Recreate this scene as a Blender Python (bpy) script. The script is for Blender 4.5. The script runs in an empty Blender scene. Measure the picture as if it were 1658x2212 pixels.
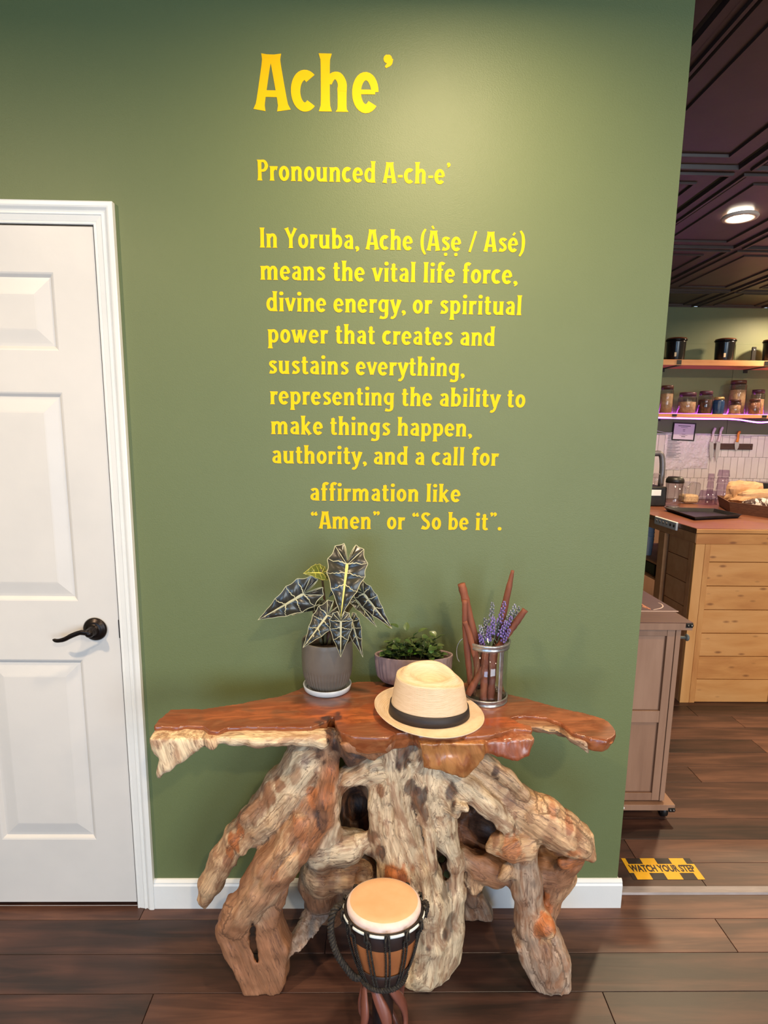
import bpy, math, random
import numpy as np
from mathutils import Vector, Matrix
rnd = random.Random(7)
scene = bpy.context.scene
COL = scene.collection
# ------------------------------------------------------------------ camera (1658 x 2212 frame)
F = 1300.0; CX = 829.0; CY = 1157.0; EYE = 1.505; WY = 1.706      # focal in px, principal point, eye height, distance of the green wall
PIT, YAW, ROL = math.radians(9.85), math.radians(1.06), math.radians(.727)
_f = np.array([math.sin(YAW)*math.cos(PIT), math.cos(YAW)*math.cos(PIT), -math.sin(PIT)])
_r = np.array([math.cos(YAW), -math.sin(YAW), 0.]); _u = np.cross(_r, _f)
_R = _r*math.cos(ROL)+_u*math.sin(ROL); _U = _u*math.cos(ROL)-_r*math.sin(ROL)
cam_d = bpy.data.cameras.new('camera'); cam = bpy.data.objects.new('camera', cam_d); COL.objects.link(cam)
cam_d.sensor_fit = 'VERTICAL'; cam_d.sensor_height = 24.0; cam_d.lens = 24.0*F/2212.0
cam_d.shift_y = (CY-1106.0)/2212.0; cam_d.clip_start = .02
cam.matrix_world = Matrix(((_R[0], _U[0], -_f[0], 0), (_R[1], _U[1], -_f[1], 0), (_R[2], _U[2], -_f[2], EYE), (0, 0, 0, 1)))
scene.camera = cam
# ------------------------------------------------------------------ exposure, world, lights
vs = scene.view_settings
vs.view_transform = 'Standard'; vs.look = 'None'; vs.gamma = 1.0; vs.use_curve_mapping = False; vs.exposure = 0.12
wd = bpy.data.worlds.new('world'); scene.world = wd; wd.use_nodes = True
bg = wd.node_tree.nodes['Background']; bg.inputs[0].default_value = (.62, .78, 1, 1); bg.inputs[1].default_value = 1.1
ZC = 2.65                                                        # ceiling height
def area(name, loc, size, energy, color, rot=(0, 0, 0), sizey=None, shape='DISK', spread=None):
    d = bpy.data.lights.new(name, 'AREA'); d.shape = shape; d.size = size
    if sizey: d.size_y = sizey
    d.energy = energy; d.color = color
    if spread: d.spread = spread
    o = bpy.data.objects.new(name, d); COL.objects.link(o); o.location = loc; o.rotation_euler = rot
    return o
WARM = (1.0, .76, .48)
# (x, y, watts) of the recessed ceiling lamps; each also gets its fitting further down
LAMPS = [(.2, 1.086, 21), (-1.5, .32, 40), (.6, -1.0, 44), (2.2, 1.0, 24), (2.4, -1.2, 24), (1.923, 3.392, 44), (3.75, 5.15, 34), (3.6, 3.3, 40)]
for lx, ly, lw in LAMPS:
    area('downlight_lamp', (lx, ly, ZC-.035), .13, lw, WARM, spread=math.radians(172))
# daylight that comes in through the shop windows behind and to the right of the camera
DAY = (.60, .80, 1.0)
area('window_daylight', (2.35, -3.12, 1.35), 2.3, 122, (.78, .90, 1.0), (math.radians(90), 0, 0), 1.7, 'RECTANGLE')
area('window_daylight', (-1.0, -3.12, 1.0), 1.6, 62, (.36, .64, 1.0), (math.radians(90), 0, 0), 1.3, 'RECTANGLE')

# ------------------------------------------------------------------ helpers
def ray(x, y): return _f+_R*((x-CX)/F)-_U*((y-CY)/F)
def at(x, y, Y):                                                 # the point on the vertical plane y=Y behind photo pixel x,y
    d = ray(x, y); return np.array([0, 0, EYE])+d*(Y/d[1])
def flo(x, y, Z=0.0):                                            # the point on the level plane z=Z
    d = ray(x, y); return np.array([0, 0, EYE])+d*((Z-EYE)/d[2])
def mpp(x, y, Y):                                                # metres per pixel there
    return Y/ray(x, y)[1]/F
def hexc(r, g, b):
    f = lambda c: ((c/255.)/12.92 if c <= 10 else (((c/255.)+.055)/1.055)**2.4)
    return (f(r), f(g), f(b), 1)

def glassmat(name, tint=(1, 1, 1, 1), rough=.02):                # thin clear wall: sees straight through, mirrors at grazing angles
    m = bpy.data.materials.new(name); m.use_nodes = True; nt = m.node_tree; N = nt.nodes; L = nt.links
    for nd in list(N):
        if nd.type == 'BSDF_PRINCIPLED': N.remove(nd)
    t = N.new('ShaderNodeBsdfTransparent'); t.inputs[0].default_value = tint; g = N.new('ShaderNodeBsdfGlossy'); g.inputs['Roughness'].default_value = rough
    lw = N.new('ShaderNodeLayerWeight'); lw.inputs[0].default_value = .5; pw = N.new('ShaderNodeMath'); pw.operation = 'POWER'; pw.inputs[1].default_value = 4; L.new(lw.outputs['Facing'], pw.inputs[0])
    fr = N.new('ShaderNodeMapRange'); fr.inputs[3].default_value = .05; fr.inputs[4].default_value = .75; L.new(pw.outputs[0], fr.inputs[0]); mx = N.new('ShaderNodeMixShader'); L.new(fr.outputs[0], mx.inputs[0]); L.new(t.outputs[0], mx.inputs[1]); L.new(g.outputs[0], mx.inputs[2])
    L.new(mx.outputs[0], N['Material Output'].inputs['Surface']); return m
def mat(name, color, rough=.5, metal=0, color2=None, scale=8, stretch=(1, 1, 1), bump=0, bscale=60, spec=None, trans=0, ior=1.45,
        emit=None, estr=0, coat=0, detail=4, lo=.35, hi=.65, coords='Object', rvar=0, alpha=None, hvar=0, sheen=0):
    m = bpy.data.materials.new(name); m.use_nodes = True
    nt = m.node_tree; N = nt.nodes; L = nt.links; b = N['Principled BSDF']
    b.inputs['Base Color'].default_value = color; b.inputs['Roughness'].default_value = rough; b.inputs['Metallic'].default_value = metal
    if spec is not None: b.inputs['Specular IOR Level'].default_value = spec
    if trans: b.inputs['Transmission Weight'].default_value = trans
    b.inputs['IOR'].default_value = ior
    if coat: b.inputs['Coat Weight'].default_value = coat; b.inputs['Coat Roughness'].default_value = .12
    if emit: b.inputs['Emission Color'].default_value = emit; b.inputs['Emission Strength'].default_value = estr
    if alpha is not None: b.inputs['Alpha'].default_value = alpha
    if sheen: b.inputs['Sheen Weight'].default_value = sheen
    tc = N.new('ShaderNodeTexCoord'); mp = N.new('ShaderNodeMapping'); mp.inputs['Scale'].default_value = stretch
    L.new(tc.outputs[coords], mp.inputs[0])
    vec = mp.outputs[0]
    if hvar:
        oi = N.new('ShaderNodeObjectInfo'); va = N.new('ShaderNodeVectorMath'); va.operation = 'ADD'
        sc = N.new('ShaderNodeVectorMath'); sc.operation = 'SCALE'; sc.inputs[3].default_value = 37.0
        cb = N.new('ShaderNodeCombineXYZ'); L.new(oi.outputs['Random'], cb.inputs[0]); L.new(oi.outputs['Random'], cb.inputs[1]); L.new(cb.outputs[0], sc.inputs[0])
        L.new(mp.outputs[0], va.inputs[0]); L.new(sc.outputs[0], va.inputs[1]); vec = va.outputs[0]
    if color2 is not None:
        nz = N.new('ShaderNodeTexNoise'); nz.inputs['Scale'].default_value = scale; nz.inputs['Detail'].default_value = detail; nz.inputs['Roughness'].default_value = .6
        L.new(vec, nz.inputs['Vector'])
        cr = N.new('ShaderNodeValToRGB'); cr.color_ramp.elements[0].position = lo; cr.color_ramp.elements[1].position = hi
        cr.color_ramp.elements[0].color = color; cr.color_ramp.elements[1].color = color2
        L.new(nz.outputs['Fac'], cr.inputs[0]); out = cr.outputs[0]
        if hvar:
            hs = N.new('ShaderNodeHueSaturation'); mr = N.new('ShaderNodeMapRange'); mr.inputs[3].default_value = 1-hvar; mr.inputs[4].default_value = 1+hvar
            L.new(oi.outputs['Random'], mr.inputs[0]); L.new(mr.outputs[0], hs.inputs['Value']); L.new(out, hs.inputs['Color']); out = hs.outputs[0]
        L.new(out, b.inputs['Base Color'])
        if rvar:
            mr2 = N.new('ShaderNodeMapRange'); mr2.inputs[3].default_value = rough-rvar; mr2.inputs[4].default_value = rough+rvar
            L.new(nz.outputs['Fac'], mr2.inputs[0]); L.new(mr2.outputs[0], b.inputs['Roughness'])
    if bump:
        nb = N.new('ShaderNodeTexNoise'); nb.inputs['Scale'].default_value = bscale; nb.inputs['Detail'].default_value = 3
        L.new(vec, nb.inputs['Vector'])
        bp = N.new('ShaderNodeBump'); bp.inputs['Strength'].default_value = bump; bp.inputs['Distance'].default_value = .002
        L.new(nb.outputs['Fac'], bp.inputs['Height']); L.new(bp.outputs[0], b.inputs['Normal'])
    return m

class MB:                                                        # collects shapes, then becomes ONE mesh object
    def __init__(s): s.v = []; s.f = []; s.m = []; s.sm = []; s.mi = 0
    def add(s, v, f, smooth=False):
        n = len(s.v); s.v += [tuple(map(float, p)) for p in v]; s.f += [tuple(i+n for i in q) for q in f]
        s.m += [s.mi]*len(f); s.sm += [smooth]*len(f); return s
    def box(s, x0, x1, y0, y1, z0, z1, bev=0):
        if bev:
            b = min(bev, abs(x1-x0)*.45, abs(y1-y0)*.45, abs(z1-z0)*.45)
            xs = (x0, x1); ys = (y0, y1); zs = (z0, z1); V = []; 
            idx = {}
            for ix in (0, 1):
                for iy in (0, 1):
                    for iz in (0, 1):
                        for ax in range(3):
                            p = [xs[ix]+(b if ix == 0 else -b), ys[iy]+(b if iy == 0 else -b), zs[iz]+(b if iz == 0 else -b)]
                            p[ax] = (xs, ys, zs)[ax][(ix, iy, iz)[ax]]
                            idx[(ix, iy, iz, ax)] = len(V); V.append(p)
            Fc = []
            def q(a): Fc.append(a)
            for ax in range(3):
                o = [i for i in range(3) if i != ax]
                for sgn in (0, 1):
                    r = []
                    for a, c in ((0, 0), (1, 0), (1, 1), (0, 1)):
                        k = [0, 0, 0]; k[ax] = sgn; k[o[0]] = a; k[o[1]] = c; r.append(idx[(*k, ax)])
                    if (sgn == 0) ^ (ax == 1): r.reverse()
                    q(r)
            for ax in range(3):                                  # edges along axis ax
                o = [i for i in range(3) if i != ax]
                for a in (0, 1):
                    for c in (0, 1):
                        k0 = [0, 0, 0]; k1 = [0, 0, 0]; k1[ax] = 1
                        for k in (k0, k1): k[o[0]] = a; k[o[1]] = c
                        r = [idx[(*k0, o[0])], idx[(*k1, o[0])], idx[(*k1, o[1])], idx[(*k0, o[1])]]
                        if ((a+c) % 2 == 0) ^ (ax == 1): r.reverse()
                        q(r)
            for ix in (0, 1):
                for iy in (0, 1):
                    for iz in (0, 1):
                        r = [idx[(ix, iy, iz, a)] for a in range(3)]
                        if (ix+iy+iz) % 2 == 0: r.reverse()
                        q(r)
            return s.add(V, Fc)
        v = [(x, y, z) for x in (x0, x1) for y in (y0, y1) for z in (z0, z1)]
        return s.add(v, [(0, 1, 3, 2), (4, 6, 7, 5), (0, 4, 5, 1), (2, 3, 7, 6), (0, 2, 6, 4), (1, 5, 7, 3)])
    def prism(s, poly, z0, z1, plane='xy'):                      # polygon extruded; plane names its two axes
        n = len(poly)
        m = {'xy': lambda a, b, c: (a, b, c), 'xz': lambda a, b, c: (a, c, b), 'yz': lambda a, b, c: (c, a, b)}[plane]
        v = [m(a, b, z0) for a, b in poly]+[m(a, b, z1) for a, b in poly]
        return s.add(v, [tuple(range(n))[::-1], tuple(range(n, 2*n))]+[(i, (i+1) % n, (i+1) % n+n, i+n) for i in range(n)])
    def lathe(s, prof, c=(0, 0, 0), n=32, smooth=True, sx=1, sy=1, fn=None, a0=0, a1=2*math.pi):
        V = []; full = abs(a1-a0-2*math.pi) < 1e-6; nn = n if full else n+1
        for r, z in prof:
            for i in range(nn):
                a = a0+(a1-a0)*i/n; rr = fn(r, z, a) if fn else r
                V.append((c[0]+rr*math.cos(a)*sx, c[1]+rr*math.sin(a)*sy, c[2]+z))
        Fc = []
        for j in range(len(prof)-1):
            for i in range(n):
                k = (i+1) % nn if full else i+1
                Fc.append((j*nn+i, j*nn+k, (j+1)*nn+k, (j+1)*nn+i))
        return s.add(V, Fc, smooth)
    def tube(s, pts, r, n=8, cap=True, smooth=True, flat=1, up=None):
        P = [Vector(p) for p in pts]; m = len(P); R = r if hasattr(r, '__len__') else [r]*m
        V = []; pu = None
        for i in range(m):
            t = (P[min(i+1, m-1)]-P[max(i-1, 0)])
            t = t.normalized() if t.length > 1e-9 else Vector((0, 0, 1))
            if pu is None:
                u = Vector(up) if up is not None else (Vector((0, 0, 1)) if abs(t.z) < .9 else Vector((1, 0, 0)))
            else: u = pu
            u = (u-t*u.dot(t)); u = u.normalized() if u.length > 1e-6 else Vector((0, 1, 0)); pu = u; w = t.cross(u)
            for k in range(n):
                a = 2*math.pi*k/n; V.append(P[i]+(u*math.cos(a)*flat+w*math.sin(a))*R[i])
        Fc = [(i*n+k, i*n+(k+1) % n, (i+1)*n+(k+1) % n, (i+1)*n+k) for i in range(m-1) for k in range(n)]
        if cap: Fc += [tuple(range(n))[::-1], tuple((m-1)*n+k for k in range(n))]
        return s.add(V, Fc, smooth)
    def grid(s, P, smooth=True, closed=False):                   # rows of points
        a = len(P); b = len(P[0]); V = [p for r in P for p in r]
        return s.add(V, [(i*b+j, i*b+(j+1) % b, (i+1)*b+(j+1) % b, (i+1)*b+j) for i in range(a-1) for j in range(b if closed else b-1)], smooth)
    def sphere(s, c, r, n=8, m=6, sc=(1, 1, 1)):
        P = []
        for j in range(m+1):
            t = math.pi*j/m
            P.append([(c[0]+r*sc[0]*math.sin(t)*math.cos(2*math.pi*i/n), c[1]+r*sc[1]*math.sin(t)*math.sin(2*math.pi*i/n), c[2]-r*sc[2]*math.cos(t)) for i in range(n)])
        return s.grid(P, True, True)
    def mesh(s, name, mats):
        me = bpy.data.meshes.new(name); me.from_pydata(s.v, [], s.f)
        for m in (mats if isinstance(mats, (list, tuple)) else [mats]): me.materials.append(m)
        me.polygons.foreach_set('material_index', s.m); me.polygons.foreach_set('use_smooth', s.sm); me.update()
        return me
    def build(s, name, mats, parent=None, loc=None, label=None, wall=None):
        o = bpy.data.objects.new(name, s.mesh(name, mats)); COL.objects.link(o)
        if parent is not None: o.parent = parent
        if loc is not None: o.location = loc
        if label: o['label'] = label
        return o
def inst(me, name, parent=None, loc=(0, 0, 0), rot=(0, 0, 0), scale=(1, 1, 1), label=None):
    o = bpy.data.objects.new(name, me); COL.objects.link(o); o.location = loc; o.rotation_euler = rot; o.scale = scale
    if parent is not None: o.parent = parent
    if label: o['label'] = label
    return o
def tag(o, label, cat, group=None):
    o['label'] = label; o['category'] = cat
    if group: o['group'] = group
    return o
def thing(name, loc, label, cat, group=None, rz=0):
    o = bpy.data.objects.new(name, None); COL.objects.link(o); o.location = loc; o.rotation_euler = (0, 0, rz); o.empty_display_size = .05
    return tag(o, label, cat, group)
def struct(o): o['kind'] = 'structure'; return o
def bez(pts, n=24):                                              # Catmull-Rom through points
    P = [np.array(p, float) for p in pts]; P = [2*P[0]-P[1]]+P+[2*P[-1]-P[-2]]; out = []
    m = len(P)-3
    for k in range(n+1):
        t = m*k/n; i = min(int(t), m-1); t -= i; a, b, c, d = P[i:i+4]
        out.append(.5*((2*b)+(c-a)*t+(2*a-5*b+4*c-d)*t*t+(3*b-a-3*c+d)*t**3))
    return out
def twist(mb, pts, r, pitch, strands=2, n=5, step=.35):          # a laid rope: strands wound round a path
    P = [Vector(p) for p in pts]; L = [0]
    for a, b in zip(P, P[1:]): L.append(L[-1]+(b-a).length)
    T = L[-1]; K = max(4, int(T/(pitch*step*.5)))
    for s_ in range(strands):
        Q = []
        for k in range(K+1):
            d = T*k/K; i = 0
            while i < len(L)-2 and L[i+1] < d: i += 1
            q = P[i].lerp(P[i+1], (d-L[i])/max(1e-9, L[i+1]-L[i])); t = (P[i+1]-P[i]).normalized()
            u = t.cross(Vector((.3, .2, 1))).normalized(); w = t.cross(u); a = 2*math.pi*(d/pitch+s_/strands)
            Q.append(q+(u*math.cos(a)+w*math.sin(a))*r*.6)
        mb.tube(Q, r*.46, n, True)
    return mb
# ------------------------------------------------------------------ materials of the setting
M = {}
def wallmat(name, c1, c2, rough, bump):
    m = mat(name, c1, rough, color2=c2, scale=1.6, detail=6, lo=.3, hi=.72, bump=bump, bscale=420, rvar=.06)
    return m
M['green'] = wallmat('green_wall_paint', hexc(102, 112, 72), hexc(97, 108, 70), .50, .3)
M['green_k'] = wallmat('green_kitchen_paint', hexc(112, 118, 84), hexc(104, 112, 80), .5, .3)
M['white'] = mat('white_trim_paint', hexc(226, 226, 224), .32, color2=hexc(216, 217, 216), scale=3, bump=.12, bscale=90)
M['doorw'] = mat('white_door_paint', hexc(212, 208, 204), .38, color2=hexc(203, 200, 197), scale=2.2, bump=.1, bscale=60)
M['black'] = mat('matte_black_metal', hexc(26, 23, 22), .42, color2=hexc(38, 33, 30), scale=30, bump=.1)
M['bronze'] = mat('oil_rubbed_bronze', hexc(28, 24, 24), .33, .75, color2=hexc(46, 38, 36), scale=22)
M['ceil'] = mat('dark_brown_ceiling_tile', hexc(66, 50, 47), .38, color2=hexc(56, 42, 40), scale=5, bump=.08, bscale=40)
M['plain'] = mat('pale_room_paint', hexc(150, 152, 140), .7, color2=hexc(140, 142, 130), scale=2)
M['yellow'] = mat('yellow_vinyl', hexc(246, 196, 8), .6, spec=.25, color2=hexc(240, 184, 6), scale=14, lo=.2, hi=.8)
# floor: one material, each plank shifts it with its own random value
def plankmat(name, dark, mid, light, rough, sx=1.3, sy=16.0, knots=False):
    m = bpy.data.materials.new(name); m.use_nodes = True; nt = m.node_tree; N = nt.nodes; L = nt.links; b = N['Principled BSDF']
    tc = N.new('ShaderNodeTexCoord'); oi = N.new('ShaderNodeObjectInfo')
    cb = N.new('ShaderNodeCombineXYZ'); mu = N.new('ShaderNodeMath'); mu.operation = 'MULTIPLY'; mu.inputs[1].default_value = 53.
    L.new(oi.outputs['Random'], mu.inputs[0]); L.new(mu.outputs[0], cb.inputs[0]); L.new(mu.outputs[0], cb.inputs[2])
    ad = N.new('ShaderNodeVectorMath'); L.new(tc.outputs['Object'], ad.inputs[0]); L.new(cb.outputs[0], ad.inputs[1])
    mp = N.new('ShaderNodeMapping'); mp.inputs['Scale'].default_value = (sx, sy, sy); L.new(ad.outputs[0], mp.inputs[0])
    nz = N.new('ShaderNodeTexNoise'); nz.inputs['Scale'].default_value = 1.5; nz.inputs['Detail'].default_value = 7; nz.inputs['Roughness'].default_value = .62; nz.inputs['Distortion'].default_value = .6
    L.new(mp.outputs[0], nz.inputs['Vector'])
    mp2 = N.new('ShaderNodeMapping'); mp2.inputs['Scale'].default_value = (2.2, 7, 7) if sx < sy else (7, 2.2, 2.2); L.new(ad.outputs[0], mp2.inputs[0])
    n2 = N.new('ShaderNodeTexNoise'); n2.inputs['Scale'].default_value = 1.1; n2.inputs['Detail'].default_value = 3; L.new(mp2.outputs[0], n2.inputs['Vector'])
    mx = N.new('ShaderNodeMix'); mx.data_type = 'FLOAT'; mx.inputs[0].default_value = .45; L.new(nz.outputs['Fac'], mx.inputs[2]); L.new(n2.outputs['Fac'], mx.inputs[3])
    sh = N.new('ShaderNodeMapRange'); sh.inputs[3].default_value = -.09; sh.inputs[4].default_value = .09; L.new(oi.outputs['Random'], sh.inputs[0])
    a2 = N.new('ShaderNodeMath'); L.new(mx.outputs[0], a2.inputs[0]); L.new(sh.outputs[0], a2.inputs[1])
    cr = N.new('ShaderNodeValToRGB'); e = cr.color_ramp.elements; e[0].position = .33; e[0].color = dark; e[1].position = .74; e[1].color = light
    k = e.new(.50); k.color = mid
    L.new(a2.outputs[0], cr.inputs[0]); L.new(cr.outputs[0], b.inputs['Base Color'])
    bp = N.new('ShaderNodeBump'); bp.inputs['Strength'].default_value = .35; bp.inputs['Distance'].default_value = .0015
    L.new(nz.outputs['Fac'], bp.inputs['Height']); L.new(bp.outputs[0], b.inputs['Normal'])
    b.inputs['Roughness'].default_value = rough
    if knots:
        mk = N.new('ShaderNodeMapping'); mk.inputs['Scale'].default_value = (7.5, 20, 20); L.new(ad.outputs[0], mk.inputs[0])
        vo = N.new('ShaderNodeTexVoronoi'); vo.inputs['Scale'].default_value = 1; L.new(mk.outputs[0], vo.inputs['Vector'])
        rk_ = N.new('ShaderNodeMapRange'); rk_.inputs[1].default_value = .07; rk_.inputs[2].default_value = .19; rk_.inputs[3].default_value = .75; rk_.inputs[4].default_value = 0; L.new(vo.outputs['Distance'], rk_.inputs[0])
        mk2 = N.new('ShaderNodeMix'); mk2.data_type = 'RGBA'; L.new(rk_.outputs[0], mk2.inputs[0]); L.new(cr.outputs[0], mk2.inputs[6]); mk2.inputs[7].default_value = hexc(128, 72, 34); L.new(mk2.outputs[2], b.inputs['Base Color'])
    return m
M['plank'] = plankmat('brown_vinyl_plank', hexc(40, 28, 25), hexc(74, 48, 40), hexc(126, 86, 68), .42)
M['pine'] = plankmat('golden_pine_board', hexc(186, 116, 56), hexc(212, 146, 80), hexc(228, 168, 104), .5, 1.6, 9, knots=True)
M['shelfwood'] = plankmat('orange_shelf_wood', hexc(196, 124, 74), hexc(218, 150, 96), hexc(228, 168, 116), .5, 1.6, 9)
M['cartwood'] = plankmat('grey_brown_laminate', hexc(134, 98, 76), hexc(150, 112, 88), hexc(164, 126, 102), .5, 12, 1.2)
M['carttop'] = mat('dark_red_brown_laminate', hexc(92, 60, 52), .42, color2=hexc(104, 70, 60), scale=6, stretch=(1, 8, 1))
M['countertop'] = mat('red_brown_counter', hexc(112, 66, 48), .3, color2=hexc(132, 82, 60), scale=5, stretch=(1, 6, 1))

# ------------------------------------------------------------------ the room
XL, XR, YB, YK, XE = -2.3, 4.6, -3.25, 5.68, .796           # left, right, wall behind camera, kitchen wall, end of the green wall
fl = struct(MB().box(XL-.1, XR+.1, YB-.1, YK+.1, -.12, -.004).build('floor', mat('dark_underlay', hexc(24, 18, 16), .8)))
PW, PL = .125, 1.22
pm = MB().box(0, PL-.0016, 0, PW-.0016, -.004, 0, .0009).mesh('plank', M['plank'])
row = 0; y = .776
while y < 5.6:
    off = ((row*.37+.11*(row % 3)) % 1.0)*PL
    lim = (y*.72+.25)
    x = -2.3-off
    while x < min(XR, lim+.3):
        if x+PL > -(y*.70+.15) and not (y > 1.95 and x+PL < .8):
            xa = max(x, XL+.01)
            if abs(xa-x) < 1e-6 and x+PL < XR and not (y < 1.706 < y+PW): inst(pm, 'plank', fl, (x, y, 0))
            elif not (y < 1.706 < y+PW):
                inst(MB().box(0, min(x+PL, XR)-xa-.0016, 0, PW-.0016, -.004, 0, .0009).mesh('plank', M['plank']), 'plank', fl, (xa, y, 0))
            else:
                inst(MB().box(0, min(x+PL, XR)-xa-.0016, 0, PW-.0016, -.004, 0, .0009).mesh('plank', M['plank']), 'plank', fl, (xa, y, 0))
        x += PL
    y += PW; row += 1
M['plank'].name = 'brown_vinyl_plank'
# planks out of the camera's sight: one joined carpet of boards
mb = MB()
yy = -3.24
while yy < .775:
    mb.box(XL, XR, yy, min(yy+PW-.0016, .7745), -.004, 0); yy += PW
mb.box(1.9+2.2, XR, .8, YK, -.004, -.0005)
o = mb.build('plank_field', M['plank'], fl); o['kind'] = 'stuff'
ms = M['metalstrip'] = mat('grey_metal_strip', hexc(150, 142, 144), .5, .15, color2=hexc(134, 126, 128), scale=9, stretch=(1, 6, 1))
mb = MB(); mb.prism([(1.748, 0.0003), (1.752, .006), (1.780, .006), (1.785, .0003)], XE+.012, XR-.01, 'yz')
tag(mb.build('threshold_strip', ms), 'grey metal threshold strip on floor between shop and kitchen', 'threshold')

mb = MB()                                                        # the green wall, open where the door hangs
for a, b_, c, d in ((XL, -1.664, 0, ZC), (-.7315, XE, 0, ZC), (-1.664, -.7315, 2.03, ZC)): mb.box(a, b_, WY, WY+.13, c, d)
struct(mb.build('wall_front', M['green']))
struct(MB().box(XL, XE, WY+.1305, WY+.14, 0, ZC).build('wall_kitchen_side', M['green_k']))
struct(MB().box(XL-.1, XL, YB, YK, 0, ZC).build('wall_left', M['plain']))
struct(MB().box(XR, XR+.1, YB, YK, 0, ZC).build('wall_right', M['plain']))
mb = MB()                                                        # wall behind the camera with its two window openings
for x0, x1, z0, z1 in ((XL, -1.85, 0, ZC), (-.15, 1.15, 0, ZC), (3.55, XR, 0, ZC), (-1.85, -.15, 0, .3), (-1.85, -.15, 2.3, ZC), (1.15, 3.55, 0, .45), (1.15, 3.55, 2.45, ZC)):
    mb.box(x0, x1, YB, YB+.1, z0, z1)
struct(mb.build('wall_back', M['plain']))
glass_w = glassmat('window_glass')
for i, (x0, x1, z0, z1) in enumerate(((-1.85, -.15, .3, 2.3), (1.15, 3.55, .45, 2.45))):
    mb = MB()
    for a, b_, c, d in ((x0, x0+.05, z0, z1), (x1-.05, x1, z0, z1), (x0, x1, z0, z0+.05), (x0, x1, z1-.05, z1), ((x0+x1)/2-.025, (x0+x1)/2+.025, z0, z1)): mb.box(a, b_, YB-.01, YB+.06, c, d)
    w = struct(mb.build('window_%d' % (i+1), M['black'])); MB().box(x0+.05, x1-.05, YB+.02, YB+.025, z0+.05, z1-.05).build('pane', glass_w, w)
# kitchen wall: painted panels above a white tiled splashback
kw = struct(MB().box(XL, XR, YK, YK+.1, 0, ZC).build('wall_kitchen', M['green_k']))
for (x0, x1) in ((.9, 3.30), (3.304, 4.6)):
    for (z0, z1, mm) in ((1.515, 2.33, M['green_k']),):
        MB().box(x0, x1, YK-.006, YK, z0, z1-.003, .001).build('panel', mm, kw)
tm = mat('white_glazed_tile', hexc(228, 220, 216), .12, color2=hexc(218, 208, 206), scale=4, bump=.25, bscale=14, hvar=.03)
MB().box(2.3, XR, YK-.004, YK, .9, 1.505).build('grout', mat('grey_grout', hexc(150, 142, 140), .8), kw)
tme = MB().box(0, .0645, -.011, -.004, 0, .198, .002).mesh('tile', tm)
for j in range(3):
    k = 0; x = 2.40-(.033 if j % 2 else 0)
    while x < 4.2:
        inst(tme, 'tile', kw, (x, YK, 1.505-.2*(j+1))); x += .067
MB().box(2.3, XR, YK-.012, YK, 1.507, 1.516).build('tile_edge', M['white'], kw)

# ceiling with coffered tiles
cl = struct(MB().box(XL-.1, XR+.1, YB-.1, YK+.1, ZC+.03, ZC+.14).build('ceiling', M['ceil']))
TX, TY = .64, 1.115
def coffer():
    mb = MB(); hx, hy = TX/2, TY/2
    prof = [(0, 0), (.020, 0), (.024, -.010), (.036, -.010), (.042, .006), (.052, .010), (.060, .002), (.130, .002), (.134, -.006), (.141, -.006), (.145, .004), (9, .004)]
    rings = []
    for d, z in prof:
        d = min(d, .199)
        rings.append([(-hx+d, -hy+d, z), (hx-d, -hy+d, z), (hx-d, hy-d, z), (-hx+d, hy-d, z)])
    V = [p for r in rings for p in r]; Fc = [(i*4+j, i*4+(j+1) % 4, (i+1)*4+(j+1) % 4, (i+1)*4+j) for i in range(len(rings)-1) for j in range(4)]
    n = len(rings)-1; Fc.append((n*4+3, n*4+2, n*4+1, n*4)); mb.add(V, Fc); return mb.mesh('ceiling_tile', M['ceil'])
cm = coffer()
for i in range(-2, 6):
    for j in range(-5, 5):
        cx_, cy_ = 1.61+TX*(i-.5)-.0, 1.745+TY*(j+.5)
        if cx_+TX/2 > XR or cx_-TX/2 < XL: continue
        if cy_-TY/2 < YB: continue
        if cy_+TY/2 > YK:
            if cy_-TY/2 < YK: inst(cm, 'ceiling_tile', cl, (cx_, cy_-TY/2+(YK-cy_+TY/2)/2, ZC+.003), scale=(1, (YK-cy_+TY/2)/TY, 1))
            continue
        inst(cm, 'ceiling_tile', cl, (cx_, cy_, ZC+.003), scale=(.998, .999, 1))
lampem = mat('lamp_diffuser', (1, 1, 1, 1), .5, emit=(1, .86, .66, 1), estr=60)
tr_m = mat('lamp_trim_ring', hexc(225, 200, 180), .4)
for k, (lx, ly, lw) in enumerate(LAMPS):
    lab = {0: 'recessed warm downlight in the ceiling above the driftwood table', 5: 'glowing round recessed downlight in the dark coffered kitchen ceiling', 6: 'recessed downlight close to the kitchen back wall'}.get(k)
    t = thing('ceiling_light', (lx, ly, ZC-.012), lab or 'recessed downlight outside the view, %s' % ('behind the camera on the left', '', 'behind the camera near the middle', 'over the floor right of the doorway', 'behind the camera on the right', '', '', 'in the right part of the kitchen')[k-0 if k < 2 else k], 'light', 'recessed ceiling lights')
    MB().lathe([(.085, .012), (.09, .004), (.085, -.004), (.062, -.004), (.060, .006)], n=28).build('trim_ring', tr_m, t)
    MB().lathe([(.060, .004), (.03, .001), (.0001, 0)], n=24).build('diffuser', lampem, t)
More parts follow.
